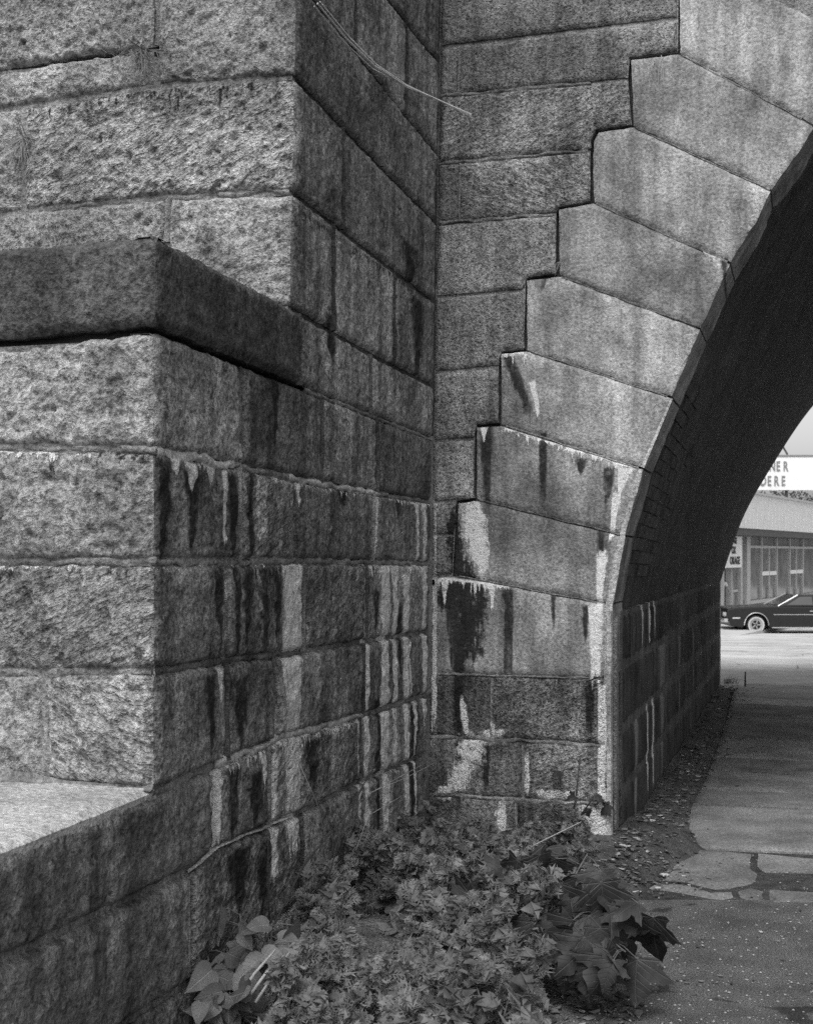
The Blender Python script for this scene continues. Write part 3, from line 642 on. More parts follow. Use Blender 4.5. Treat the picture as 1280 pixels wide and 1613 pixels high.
# passage wall
pz = [-.03, .27, .59, .915, 1.20]
for k in range(4):
    a = .42; n = 0
    while a < TUN-.05:
        b = min(TUN, a+[.8, 1.15, .95, .7][(n+k) % 4]*(1 if n else [.6, 1, .8, .5][k])); b = TUN if TUN-b < .3 else b
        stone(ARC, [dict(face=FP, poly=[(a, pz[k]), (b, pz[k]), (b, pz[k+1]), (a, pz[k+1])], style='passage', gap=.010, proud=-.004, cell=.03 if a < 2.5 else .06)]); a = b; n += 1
stone(ARC, [dict(face=FP, poly=[(.0, -.02), (.05, -.02), (.045, 1.22), (.0, 1.22)], style='render', gap=0, proud=.003, wob=.008, depth=.02)], name='lime_crust_and_lit_edge')
stone(ARC, [dict(face=FP, poly=[(.15, -.02), (.24, -.02), (.23, 1.18), (.16, 1.18)], style='mortar', gap=0, proud=.003, wob=.012, depth=.02)], name='lime_crust_and_lit_edge')
stone(ARC, [dict(face=FP, poly=[(TUN-.12, 0), (TUN, 0), (TUN, 1.2), (TUN-.12, 1.2)], style='render', gap=0, proud=.006, wob=.006, depth=.02, cell=.04)], name='lime_crust_and_lit_edge')  # pale strip painting in the daylit end face of the far pier
STYLE['pmortar'] = (.14, .4, .4, .6, .01, .4); GEO['pmortar'] = (.06, .003, .001, 0, 0, 0)
mortar_plane(ARC, FP, [(.40, -.1), (TUN, -.1), (TUN, 1.2), (.40, 1.2)], rec=.008, style='pmortar')
# core of the bridge: front, back, soffit, passage walls
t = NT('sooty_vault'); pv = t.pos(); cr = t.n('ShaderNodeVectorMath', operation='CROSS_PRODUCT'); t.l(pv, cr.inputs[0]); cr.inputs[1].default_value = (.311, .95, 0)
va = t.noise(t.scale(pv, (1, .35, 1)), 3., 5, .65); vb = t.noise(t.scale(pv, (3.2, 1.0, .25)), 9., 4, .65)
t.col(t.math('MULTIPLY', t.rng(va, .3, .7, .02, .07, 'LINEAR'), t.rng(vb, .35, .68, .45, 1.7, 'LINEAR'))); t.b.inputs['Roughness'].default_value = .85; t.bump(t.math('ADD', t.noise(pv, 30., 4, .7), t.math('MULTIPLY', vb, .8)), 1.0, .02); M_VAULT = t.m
zt = 6.6; aL, aR = -4.0, 2*crown+3.0; off = -.055
def ringpts(face, C, o):
    L = [(aL, -.3), (aL, zt), (aR, zt), (aR, -.3), (2*crown, -.3)]+[(2*crown-q[0], q[1]) for q in C]+[tuple(q) for q in C[::-1][1:]]+[(C[0][0], -.3)]
    return [face.p3(q, o)[0] for q in L], L
NE = NEAR.copy(); NE[:, 0] -= .022; NE[1:, 1] += .008
fr, L0 = ringpts(FC, NE, off); bkp, _ = ringpts(FF, FAR, 0); n = len(fr)
def tri(L): return delaunay_2d_cdt([Vector(q) for q in L], [], [list(range(len(L)))], 1, 1e-6)
vo, _, fo, ov, _, _ = tri(L0); mp = [o[0] for o in ov]
v = fr+bkp; f = [tuple(mp[i] for i in q) for q in fo]+[tuple(n+mp[i] for i in reversed(q)) for q in fo]+[(i, (i+1) % n, n+(i+1) % n, n+i) for i in range(n)]
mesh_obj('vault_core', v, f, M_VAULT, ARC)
# brick lining of the vault
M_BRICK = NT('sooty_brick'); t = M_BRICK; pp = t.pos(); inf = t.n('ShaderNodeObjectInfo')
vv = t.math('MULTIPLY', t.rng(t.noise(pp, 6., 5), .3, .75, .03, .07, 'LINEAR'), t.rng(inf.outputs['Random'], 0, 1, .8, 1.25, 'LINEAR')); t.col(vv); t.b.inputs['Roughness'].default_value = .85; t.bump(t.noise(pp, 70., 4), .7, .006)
VLT = tag(empty('brick_vault', (0.99, 5.84, 1.2)), kind=None); VLT.parent = ARC; VLT.matrix_parent_inverse = Matrix.Translation(-Vector(ARC.location))
bb = MB().box((0, 0, 0), (.200, .064, .03)); bme = bpy.data.meshes.new('brick'); bme.from_pydata(bb.v, [], bb.f); bme.materials.append(M_BRICK.m)
items = []
for i in range(2, 17):
    tt = (i+.5)*.072/LN
    for j in range(7):
        if random.random() < .16*j: continue
        r = (.47+(j+.5*(i % 2)+.5)*.215)/TUN
        if r > .99: continue
        p_ = soffit(tt, r); e = soffit(tt+.01, r)-soffit(tt-.01, r); g = Wd; nn = np.cross(g, e); nn /= np.linalg.norm(nn)
        e = np.cross(nn, g); M = Matrix((( g[0], e[0], nn[0], p_[0]), (g[1], e[1], nn[1], p_[1]), (g[2], e[2], nn[2], p_[2]), (0, 0, 0, 1)))
        M = M @ Matrix.Translation((0, 0, -.0125-.021*(1-r)+(random.random()-.5)*.003)) @ Matrix.Rotation((random.random()-.5)*.04, 4, 'Z')
        items.append((r*TUN+.3*tt*LN, M))
items.sort(key=lambda q: q[0]); rest = MB()
for k, (dd, M) in enumerate(items):
    if k < 300:
        o = bpy.data.objects.new('brick', bme); COL.objects.link(o); o.parent = VLT; o.matrix_parent_inverse = Matrix.Translation(-(Vector((0.99, 5.84, 1.2)))); o.matrix_basis = M
    else: rest.add([M @ Vector(q) for q in bb.v], bb.f)
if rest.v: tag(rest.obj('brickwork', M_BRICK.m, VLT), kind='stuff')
# ------------------------------------------------------------------ ground, sidewalk, road
FG = Face('G0', (0, 0, 0), (1, 0, 0), (0, 1, 0), (0, 0, 1)); FACES['G0'] = FG; STC['G0'] = []; DRC['G0'] = []
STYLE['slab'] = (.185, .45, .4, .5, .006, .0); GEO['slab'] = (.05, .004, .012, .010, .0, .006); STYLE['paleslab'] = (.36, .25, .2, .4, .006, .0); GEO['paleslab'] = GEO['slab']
def zroad(y): return 0.0 if y < 15 else -1.33*min(1, (y-15)/28)
def sheet(name, xs, ys, dz, mat, kind='structure', nz=0):
    v = [(x, y, zroad(y)+dz) for y in ys for x in xs]; n = len(xs)
    f = [(j*n+i, j*n+i+1, (j+1)*n+i+1, (j+1)*n+i) for j in range(len(ys)-1) for i in range(n-1)]
    return tag(mesh_obj(name, v, f, mat), kind=kind)
def ground_mat(name, base, var, grain, sc, bump, crack=False):
    t = NT(name); p = t.pos(); n = t.noise(p, sc, 4, .6); g = t.noise(p, 160., 3, .7); w = t.noise(p, .6, 3)
    v = t.math('MULTIPLY', t.rng(n, .3, .7, base*(1-var), base*(1+var), 'LINEAR'), t.rng(g, .35, .65, 1-grain, 1+grain, 'LINEAR'))
    v = t.math('MULTIPLY', v, t.rng(w, .3, .7, .8, 1.2, 'LINEAR'))
    if crack:
        e = t.n('ShaderNodeTexVoronoi', feature='DISTANCE_TO_EDGE'); t.l(p, e.inputs[0]); e.inputs['Scale'].default_value = .9
        v = t.math('MULTIPLY', v, t.rng(t.math('ADD', e.outputs[0], t.math('MULTIPLY', t.math('SUBTRACT', n, .5), .1)), .0, .014, .4, 1.0))
    t.col(v); t.b.inputs['Roughness'].default_value = .9; t.bump(t.math('ADD', g, t.math('MULTIPLY', n, .6)), bump, .008); return t.m
M_DIRT = ground_mat('dirt', .07, .5, .5, 9., 1.)
M_ASPH = ground_mat('old_asphalt', .105, .35, .75, 5., 1., True)
M_ROAD = ground_mat('bleached_road', .44, .16, .12, 1.3, .2, True)
sheet('ground', [-260, 260], [-60, 15, 43, 800], -.06, M_DIRT)
sheet('front_pavement', [-3.5, 9], [-4, 5.22], 0.0, M_ASPH)
sheet('sidewalk_bed', [.2, 9], [4.9, 16.2], -.004, ground_mat('joint_dirt', .05, .5, .6, 14., 1.))
sheet('road', [-40, 70], [15.7, 24, 34, 43, 90], -.004, M_ROAD)
SW = tag(empty('sidewalk', (2.2, 8, 0)), kind='structure')
def slab(pts, proud=.0, **k): return stone(SW, [dict(face=FG, poly=FG.px(pts), style=k.pop('style', 'slab'), gap=k.pop('gap', .014), proud=proud, depth=.05, **k)], name='flagstone')
slab([(1036, 1386), (1061, 1335), (1150, 1339), (1186, 1344), (1186, 1366), (1198, 1378), (1190, 1391), (1150, 1400), (1122, 1401), (1078, 1389)], .004, wob=.012)
slab([(1018, 1398), (1036, 1389), (1078, 1391), (1120, 1404), (1152, 1402), (1158, 1419), (1118, 1415), (1060, 1404)], .004, wob=.008, gap=.006); slab([(1154, 1402), (1192, 1392), (1208, 1398), (1206, 1422), (1160, 1419)], .003, wob=.010)
slab([(1207, 1398), (1300, 1404), (1300, 1430), (1206, 1424)], .004, wob=.008); slab([(1188, 1342), (1400, 1362), (1400, 1378), (1200, 1374), (1188, 1364)], .006)
js = [1341, 1272, 1247, 1217, 1196, 1183, 1164, 1143, 1127, 1110, 1099, 1082]
xl = lambda y: float(np.interp(y, [1065, 1082, 1100, 1141, 1190, 1240, 1266, 1318, 1341], [1157, 1155, 1150, 1139, 1122, 1104, 1084, 1093, 1066]))
for k, (y1, y0) in enumerate(zip(js[:-1], js[1:])):
    s_ = .045; r = lambda y, x: y+(x-1180)*s_
    cut = [1420, 1330, 1390, 1310, 1420, 1350][k % 6]
    slab([(xl(y0), r(y0, xl(y0))), (cut, r(y0, cut)), (cut, r(y1, cut)), (xl(y1), r(y1, xl(y1)))], random.uniform(.003, .013), gap=.020, cell=.03, style='paleslab' if y1 < 1120 else 'slab')  # last passage rows coloured paler to paint in daylight from the exit
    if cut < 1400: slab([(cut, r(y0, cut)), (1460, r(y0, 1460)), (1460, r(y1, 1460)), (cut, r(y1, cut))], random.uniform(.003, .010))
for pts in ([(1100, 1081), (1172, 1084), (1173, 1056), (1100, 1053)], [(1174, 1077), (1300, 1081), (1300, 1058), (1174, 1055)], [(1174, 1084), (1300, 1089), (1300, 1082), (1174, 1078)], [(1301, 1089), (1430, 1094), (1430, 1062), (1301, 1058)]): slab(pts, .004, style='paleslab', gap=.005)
# earth bank along the walls
wl = [FB.p3((a, 0))[0][:2] for a in np.linspace(-5.2, 0, 20)]+[FC.un(x, 1350) for x in ()]+[(.128, 6.09), (.99, 5.84)]+[FP.p3((a, 0))[0][:2] for a in (1, 3, 5, TUN)]
ob = [FP.p3((TUN, 0))[0][:2]+np.array([.12, .04])]+[FP.p3((a, 0), w)[0][:2] for a, w in ((6, .24), (4, .29), (2.2, .30), (1.0, .34), (.4, .45))]+[ground(x, y)[:2] for x, y in ((1035, 1392), (985, 1425), (955, 1480), (900, 1550), (840, 1630), (790, 1800), (700, 2100))]+[np.array([.2, 1.4]), np.array([-.9, .9])]
poly = [np.array(p, float) for p in wl]+[np.array(p, float) for p in ob]
bp = []
for i in range(len(poly)):
    a, b = poly[i], poly[(i+1) % len(poly)]; n = max(1, int(np.linalg.norm(b-a)/.05)); bp += [a+(b-a)*k/n for k in range(n)]
bp = np.array(bp); lo, hi = bp.min(0), bp.max(0); gx, gy = np.meshgrid(np.arange(lo[0], hi[0], .045), np.arange(lo[1], hi[1], .045)); Q = np.stack([gx.ravel(), gy.ravel()], 1)+RNG.uniform(-.012, .012, (gx.size, 2))
Q = Q[in_poly(Q, bp)]; Q = Q[seg_dist(Q, bp, np.roll(bp, -1, 0)) > .02]; V = np.vstack([bp, Q])
WA, OB = np.array(wl), np.array([poly[len(wl)-1]]+ob+[poly[0]])
def bank(V):
    V = np.atleast_2d(np.array(V, float)); dw = seg_dist(V, WA[:-1], WA[1:]); do = seg_dist(V, OB[1:-2], OB[2:-1]); P = np.c_[V, np.zeros(len(V))]
    front = np.clip((7.0-V[:, 1])/1.0, 0, 1)
    return -.02+(.045+.10*np.exp(-dw/.4)*front+fbm(P, 5., 3)*.03+fbm(P+3, 22., 2)*.010)*np.clip(do/.18, 0, 1)
vo, _, fo, ov, _, _ = delaunay_2d_cdt([Vector(q) for q in V], [], [list(range(len(bp)))], 1, 1e-6)
hz = bank(V); mp = [o[0] for o in ov]
tag(mesh_obj('earth_bank', [(V[i][0], V[i][1], hz[i]) for i in mp], [f for f in fo], M_DIRT, None, True), kind='structure')
# fallen leaves and grit
litm = [plain('dry_leaf_dark', .05, .9, .4, 30), plain('dry_leaf', .13, .9, .4, 30), plain('dry_leaf_pale', .34, .9, .3, 30)]
lm = MB(); fmi = []
def chip(x, y, z, s, mi):
    M = Matrix.Translation((x, y, z)) @ Matrix.Rotation(random.uniform(0, 6.28), 4, 'Z') @ Matrix.Rotation(random.gauss(0, .35), 4, 'X'); b = random.uniform(-.3, .3)*s; w = random.uniform(.35, .6)
    pts = [(-s, 0, b), (-.3*s, -w*s, 0), (.6*s, -w*.7*s, .1*s), (s, 0, b), (.4*s, w*s, .1*s), (-.5*s, w*.8*s, 0)]
    lm.add([M @ Vector(p) for p in pts], [(0, 1, 2), (0, 2, 3), (0, 3, 4), (0, 4, 5)]); fmi.extend([mi]*4)
pts = []
for _ in range(2000):
    a = random.random()**1.6*TUN; w = abs(random.gauss(.12, .13)); p = FP.p3((a+random.uniform(-.6, 0)*(a < .5), 0), .03+w)[0]
    pts.append((p[0], p[1], random.choice((.006, .008, .010, .016, .022)), random.choices((0, 1, 2), (6, 5, 1.2))[0]))
for _ in range(900):
    g = ground(random.uniform(820, 1280), random.uniform(1330, 1560)); pts.append((g[0], g[1], random.choice((.004, .005, .007, .012)), random.choices((0, 1, 2), (5, 5, 1.2))[0]+10))
for _ in range(2600):
    g = ground(random.uniform(430, 1010), random.uniform(1335, 1620)); pts.append((g[0], g[1], random.choice((.005, .007, .010, .016, .024)), random.choices((0, 1, 2), (7, 4, .7))[0]))
PA = np.array([p[:2] for p in pts]); IN = in_poly(PA, bp); HB = bank(PA)
for (x, y, s, mi), inn, hb in zip(pts, IN, HB):
    if mi >= 10:
        mi -= 10
        if not inn and random.random() < .75: continue
    chip(x, y, (max(hb, 0) if inn else 0)+.004+random.random()*.005, s, mi)
pb_ = MB()
for _ in range(900):
    g = ground(random.uniform(850, 1290), 1345+random.random()*270); s = random.choice((.002, .003, .003, .004, .006)); M = Matrix.Rotation(random.random()*6, 3, 'Z')
    pb_.add([M @ Vector((x*s*random.uniform(.7, 1.3), y*s, z*s*.7))+Vector((g[0], g[1], .002)) for x, y, z in ((1, 0, 0), (0, 1, 0), (-1, 0, 0), (0, -1, 0), (0, 0, 1))], [(0, 1, 4), (1, 2, 4), (2, 3, 4), (3, 0, 4)])
tag(pb_.obj('grit', plain('grit_stone', .24, .9, .5, 60)), 'loose grit scattered on the pavement', 'grit', kind='stuff')
tag(mesh_obj('leaf_litter', lm.v, lm.f, None, None, False, litm, fmi), 'dry fallen leaf bits scattered on the dirt along the passage wall', 'leaf litter', kind='stuff')

# ------------------------------------------------------------------ the street beyond: garage, car, person
M_WHITE = plain('white_paint', .78, .6, .06, 3); M_FASC = plain('pale_siding', .62, .55, .08, 2); M_DGREY = plain('dark_trim', .07, .6, .2, 4); M_FRAME = plain('window_frame', .42, .5, .1, 4)
M_GLASS = plain('shop_glass', .16, .12, .45, 1.6, spec=.6); M_DARK = plain('dark_interior', .02, .8, .3, 3); M_LET = plain('grey_letters', .22, .7, .1, 3); M_BLK = plain('black_letters', .05, .7, .1, 3); M_WALL = plain('garage_wall', .30, .8, .15, 2); M_CONC = plain('concrete', .42, .9, .15, 1.5)
D_ = (.505, .863, 0); GN = (.863, -.505, 0)
GA = Face('GA', (12.4, 48, -1.15), D_, (0, 0, 1), GN)
GAR = tag(empty('garage_building', (12.4, 48, -1.15)), 'low garage with a wide pale metal fascia and tall shop windows across the street', 'building')
def gbox(name, a0, a1, z0, z1, n0, n1, mat, parent=None):
    c = [GA.p3((a, z), n)[0] for a in (a0, a1) for z in (z0, z1) for n in (n0, n1)]
    return mesh_obj(name, c, [(0, 1, 3, 2), (4, 6, 7, 5), (0, 4, 5, 1), (2, 3, 7, 6), (0, 2, 6, 4), (1, 5, 7, 3)], mat, parent or GAR)
ax = lambda x, y=900, n=0: Face('t', GA.O+GA.N*n, D_, (0, 0, 1), GN).un(x, y)
aw = lambda x: ax(x)[0]
aS, aE = aw(1095), aw(1290)+14
zf1 = ax(1203, 834, .9)[1]; zf2 = ax(1214, 783, .9)[1]; zw0 = ax(1180, 946)[1]; zw1 = ax(1180, 845)[1]; ztr = ax(1197, 861)[1]
gbox('wall', aw(1170), aE, -.1, zf1+.4, -8, -.25, M_WALL)
gbox('wall', aw(1172), aE, 0, zw0, -.24, .03, M_WALL)
gbox('back_wall', aS, aw(1170)-.004, -.1, zf1+.4, -8, -2.2, M_DARK)
gbox('roof', aS, aE, zf1+.402, zf1+.55, -8, 0, M_DGREY)
gbox('fascia', aS, aE, zf1, zf2, .80, .9, M_FASC); gbox('fascia_trim', aS, aE, zf2+.002, zf2+.10, .76, .96, M_FRAME); gbox('soffit', aS, aE, zf1-.28, zf1-.002, -.2, .86, M_DGREY)
for k in range(40): gbox('seam', aS+k*.62, aS+k*.62+.025, zf1+.01, zf2-.01, .902, .915, M_FASC)
xs = [1179.5, 1198.5, 1222.5, 1243, 1264, 1290]
for i, (x0, x1) in enumerate(zip(xs[:-1], xs[1:])):
    w = gbox('window', aw(x0)+.07, aw(x1)-.07, zw0, zw1, -.10, -.06, M_GLASS)
    gbox('mullion', aw(x0)-.07, aw(x0)+.07, zw0, zw1, -.2, .04, M_FRAME); gbox('transom', aw(x0)+.072, aw(x1)-.072, ztr-.07, ztr+.04, -.058, .02, M_FRAME, GAR)
    if i in (1, 3):
        m = (aw(x0)+aw(x1))/2; gbox('mullion', m-.05, m+.05, zw0, ztr-.072, -.058, .03, M_FRAME); zb = ax(1211, 903)[1]; gbox('rail', aw(x0)+.072, m-.052, zb-.09, zb+.09, -.058, .02, M_WHITE); gbox('rail', m+.052, aw(x1)-.072, zb-.09, zb+.09, -.058, .02, M_WHITE)
gbox('window_sill', aw(1177), aE, zw0-.14, zw0-.002, .032, .16, M_FRAME)
gbox('corner_post', aw(1172.5), aw(1178), 0, zw1+.1, -.2, .10, M_FRAME)
for x, w in ((1137.5, .16), (1150.5, .10), (1166, .28)): gbox('door_post', aw(x)-w/2, aw(x)+w/2, 0, zw1, -.2, .05, M_FRAME)
gbox('door', aw(1152), aw(1164), .05, ax(1158, 894)[1], -.14, -.10, M_GLASS); zq = ax(1158, 931)[1]; gbox('push_bar', aw(1152), aw(1164), zq-.05, zq+.05, -.098, -.05, M_FRAME)
gbox('doorstep', aS, aw(1172), -.02, .04, -2.1, .05, M_CONC)
def text(name, body, loc, xdir, zdir, size, sx, mat, parent, right=False):
    cu = bpy.data.curves.new(name, 'FONT'); cu.body = body; cu.size = size; cu.extrude = .01; cu.offset = .014; cu.align_x = 'RIGHT' if right else 'LEFT'; cu.space_character = 1.12
    o = bpy.data.objects.new('tmp', cu); COL.objects.link(o); dg = bpy.context.evaluated_depsgraph_get(); me = bpy.data.meshes.new_from_object(o.evaluated_get(dg)); bpy.data.objects.remove(o)
    X, Z = Vector(xdir).normalized(), Vector(zdir); Y = Z.cross(X)*-1; nrm = X.cross(Z)
    M = Matrix(((X.x*sx, Z.x, nrm.x, loc[0]), (X.y*sx, Z.y, nrm.y, loc[1]), (X.z*sx, Z.z, nrm.z, loc[2]), (0, 0, 0, 1))); me.transform(M); me.materials.clear(); me.materials.append(mat); me.name = name
    return link_mesh(name, me, parent)
# sign over the door
DS = tag(empty('door_sign', tuple(GA.p3((aw(1150), ax(1150, 894)[1]), .3)[0])), 'white sign board with black letters hanging over the garage door', 'sign')
sa0, sa1, sz0, sz1 = ax(1105, 870, .25)[0], ax(1168, 870, .25)[0], ax(1160, 894, .25)[1], ax(1160, 845, .25)[1]
gbox('board', sa0, sa1, sz0, sz1, .15, .25, M_WHITE, DS)
for body, y0, y1, x1 in (('GE', 847, 856, 1160), ('OX', 861, 872, 1158.5), ('ORAGE', 877, 888.5, 1165)):
    z0, z1 = ax(1155, y1, .26)[1], ax(1155, y0, .26)[1]; text('lettering', body, GA.p3((ax(x1, 870, .26)[0], z0), .26)[0], D_, (0, 0, 1), (z1-z0)/.70, 1.0, M_BLK, DS, True)
# roof sign
dp = 63.; RS = tag(empty('roof_sign', tuple(at(1240, 775, dp))), 'big white billboard with grey capital letters above the garage roof', 'sign')
def rbox(name, x0, y0, x1, y1, d0, d1, mat, parent):
    a, b = at(x0, y1, dp), at(x1, y0, dp); m = MB().box(((a.x+b.x)/2, (d0+d1)/2, (a.z+b.z)/2), (b.x-a.x, d1-d0, b.z-a.z)); return m.obj(name, mat, parent)
rbox('board', 1150, 719, 1330, 772, dp, dp+.15, M_WHITE, RS); rbox('frame_bar', 1150, 716.5, 1330, 718.8, dp-.05, dp+.1, M_LET, RS)
for x in (1180, 1235, 1300): m = MB().tube([at(x, 718, dp+.2), at(x+5, 812, dp+.2)], .08, 6).obj('post', M_DGREY, RS)
MB().tube([at(1227, 694, dp+.1), at(1240, 716, dp+.1)], .05, 6).obj('strut', M_DGREY, RS)
for body, xs_, y1 in (('NER', (1211, 1222, 1233), 741.5), ('DERE', (1197, 1208, 1218.5, 1230), 764.5)):
    for ch, x in zip(body, xs_): text('lettering', ch, at(x, y1, dp-.03), (1, 0, 0), (0, 0, 1), .60*dp/53, .60, M_LET, RS)
# far kerb and footway
kb = MB(); P = [GA.p3((a, 0), n)[0] for a in (-30, 40) for n in (.06, 3.0)]
sw2 = mesh_obj('far_sidewalk', [(*P[i][:2], -1.17) for i in (0, 1, 3, 2)]+[(*P[i][:2], -1.4) for i in (0, 1, 3, 2)], [(0, 1, 2, 3), (1, 5, 6, 2), (0, 4, 5, 1), (3, 2, 6, 7)], M_CONC); tag(sw2, kind='structure')

# car: body from a side profile, seen from its left side, nose to the left
M_CAR = plain('dark_car_paint', .012, .3, .1, 2, spec=.35, coat=.15); M_CHR = plain('chrome', .75, .18, .05, 4, metal=1.); M_TYRE = plain('tyre_rubber', .018, .8, .2, 9); M_CGL = plain('car_glass', .06, .06, .1, 3, spec=.7); M_LAMP = plain('lamp_lens', .45, .3, .1, 8); M_RIM = plain('steel_rim', .28, .4, .1, 6); M_WW = plain('whitewall', .45, .7, .05, 8)
CD = 43.; car = tag(empty('parked_car', (at(1179, 997, CD).x-1.0, CD, -1.33)), 'dark two door coupe with chrome wheel arch trim on the street beyond the arch', 'car')
def loc(x, y, z): return Vector((car.location.x+x, CD+y, -1.33+z))
def arc(cx, r, z0=.34, n=9): return [(cx-r*math.cos(math.pi*k/n), z0+r*math.sin(math.pi*k/n)*1.02) for k in range(n+1)]
prof = [(0.03, .52), (.10, .30), (.55, .24)]+[(x, max(z, .22)) for x, z in arc(1.0, .41)]+[(1.5, .22), (3.45, .22)]+[(x, max(z, .22)) for x, z in arc(3.95, .41)]+[(4.9, .30), (5.18, .42), (5.22, .70), (5.10, .90), (4.3, .94), (3.9, .96), (2.0, .985), (1.75, .99), (.9, .97), (.25, .94), (.03, .90), (-.02, .84), (-.01, .62)]
def car_extrude(name, prof, hw, mat, bev=.05, parent=car, seg=3, taper=None):
    bm = bmesh.new(); L = [bm.verts.new(loc(x, -hw*(taper(x, z) if taper else 1), z)) for x, z in prof]; Rr = [bm.verts.new(loc(x, hw*(taper(x, z) if taper else 1), z)) for x, z in prof]; n = len(prof)
    bm.faces.new(L); bm.faces.new(Rr[::-1])
    for i in range(n): bm.faces.new((L[(i+1) % n], L[i], Rr[i], Rr[(i+1) % n]))
    bmesh.ops.recalc_face_normals(bm, faces=bm.faces[:])
    me = bpy.data.meshes.new(name); bm.to_mesh(me); bm.free(); me.materials.append(mat); o = link_mesh(name, me, parent)
    md = o.modifiers.new('b', 'BEVEL'); md.width = bev; md.segments = seg; md.limit_method = 'ANGLE'; md.angle_limit = math.radians(40)
    return o
car_extrude('body', prof, .93, M_CAR, .045)
MB().box(loc(1.0, 0, .5), (.9, 1.34, .5)).obj('wheel_well', M_DARK, car); MB().box(loc(3.95, 0, .5), (.9, 1.34, .5)).obj('wheel_well', M_DARK, car)
tp = lambda x, z: .90 if z < 1.1 else .72
car_extrude('roof_pillars', [(1.80, .972), (2.52, 1.37), (3.55, 1.38), (4.30, .962)], .93, M_CAR, .04, taper=tp)
for sgn in (-1, 1):
    y = lambda z: sgn*(.93*(.90-.18*(z-.97)/.4)+.012)
    mesh_obj('side_window', [loc(x, y(z), z) for x, z in ((2.10, 1.03), (2.58, 1.31), (3.0, 1.32), (3.0, 1.03))], [(0, 1, 2, 3)], M_CGL, car); mesh_obj('side_window', [loc(x, y(z), z) for x, z in ((3.06, 1.03), (3.06, 1.32), (3.5, 1.31), (3.9, 1.03))], [(0, 1, 2, 3)], M_CGL, car)
    MB().tube([loc(1.78, sgn*.83, .985), loc(2.52, sgn*.67, 1.375)], .028, 6).obj('windshield_trim', M_CHR, car)
    MB().box(loc(3.2, sgn*.933, .70), (3.2, .02, .022)).obj('side_trim', M_CHR, car); MB().box(loc(2.5, sgn*.934, .245), (1.9, .02, .03)).obj('rocker_trim', M_CHR, car)
    MB().box(loc(.30, sgn*.934, .58), (.26, .02, .05)).obj('side_marker', M_LAMP, car); MB().box(loc(2.95, sgn*.935, .82), (.18, .03, .03)).obj('door_handle', M_CHR, car)
    MB().tube([loc(1.78, sgn*.937, .24), loc(1.78, sgn*.937, .93)], .006, 4).obj('door_seam', M_DARK, car)
    for wx in (1.0, 3.95):
        MB().tube([loc(x, sgn*.938, z) for x, z in arc(wx, .425, .33, 16)], .017, 6).obj('arch_trim', M_CHR, car)
        wh = MB(); prf = [(.20, .10), (.30, .11), (.335, .07), (.335, -.07), (.30, -.11), (.20, -.10)]; n = 28; cy = sgn*.80
        vs = [loc(wx+r*math.cos(2*math.pi*k/n), cy+w, .335+r*math.sin(2*math.pi*k/n)) for k in range(n) for r, w in prf]; m_ = len(prf)
        wh.add(vs, [(k*m_+i, ((k+1) % n)*m_+i, ((k+1) % n)*m_+(i+1) % m_, k*m_+(i+1) % m_) for k in range(n) for i in range(m_)]); tyre = wh.obj('wheel', M_TYRE, car, True)
        def ringm(r0, r1, w0, w1, mat, nm):
            q = MB(); vs = [loc(wx+r*math.cos(2*math.pi*k/n), cy+sgn*w, .335+r*math.sin(2*math.pi*k/n)) for k in range(n) for r, w in ((r0, w0), (r1, w1))]
            q.add(vs, [(2*k, 2*((k+1) % n), 2*((k+1) % n)+1, 2*k+1) for k in range(n)]); return q.obj(nm, mat, tyre)
        ringm(.235, .285, .116, .118, M_WW, 'whitewall'); ringm(.16, .232, .09, .117, M_RIM, 'rim')
        q = MB(); q.add([loc(wx, cy+sgn*.06, .335)]+[loc(wx+.17*math.cos(2*math.pi*k/n), cy+sgn*.07, .335+.17*math.sin(2*math.pi*k/n)) for k in range(n)], [(0, k+1, (k+1) % n+1) for k in range(n)]); q.obj('hub', M_DARK, tyre)
        q = MB()
        for k in range(5): a = 2*math.pi*k/5; q.tube([loc(wx+.03*math.cos(a), cy+sgn*.075, .335+.03*math.sin(a)), loc(wx+.18*math.cos(a), cy+sgn*.09, .335+.18*math.sin(a))], .022, 5)
        q.obj('spokes', M_RIM, tyre)
mesh_obj('windshield', [loc(1.90, -.78, 1.02), loc(1.90, .78, 1.02), loc(2.46, .64, 1.345), loc(2.46, -.64, 1.345)], [(0, 1, 2, 3)], M_CGL, car).location.z = .012
MB().box(loc(-.06, 0, .50), (.12, 1.86, .13)).obj('front_bumper', M_CHR, car); MB().box(loc(5.27, 0, .52), (.12, 1.86, .13)).obj('rear_bumper', M_CHR, car)
for y in (-.68, -.48, .48, .68): MB().tube([loc(-.035, y, .70), loc(.05, y, .70)], .075, 12).obj('headlight', M_LAMP, car)
MB().box(loc(.0, 0, .70), (.06, .72, .16)).obj('grille', M_DARK, car)

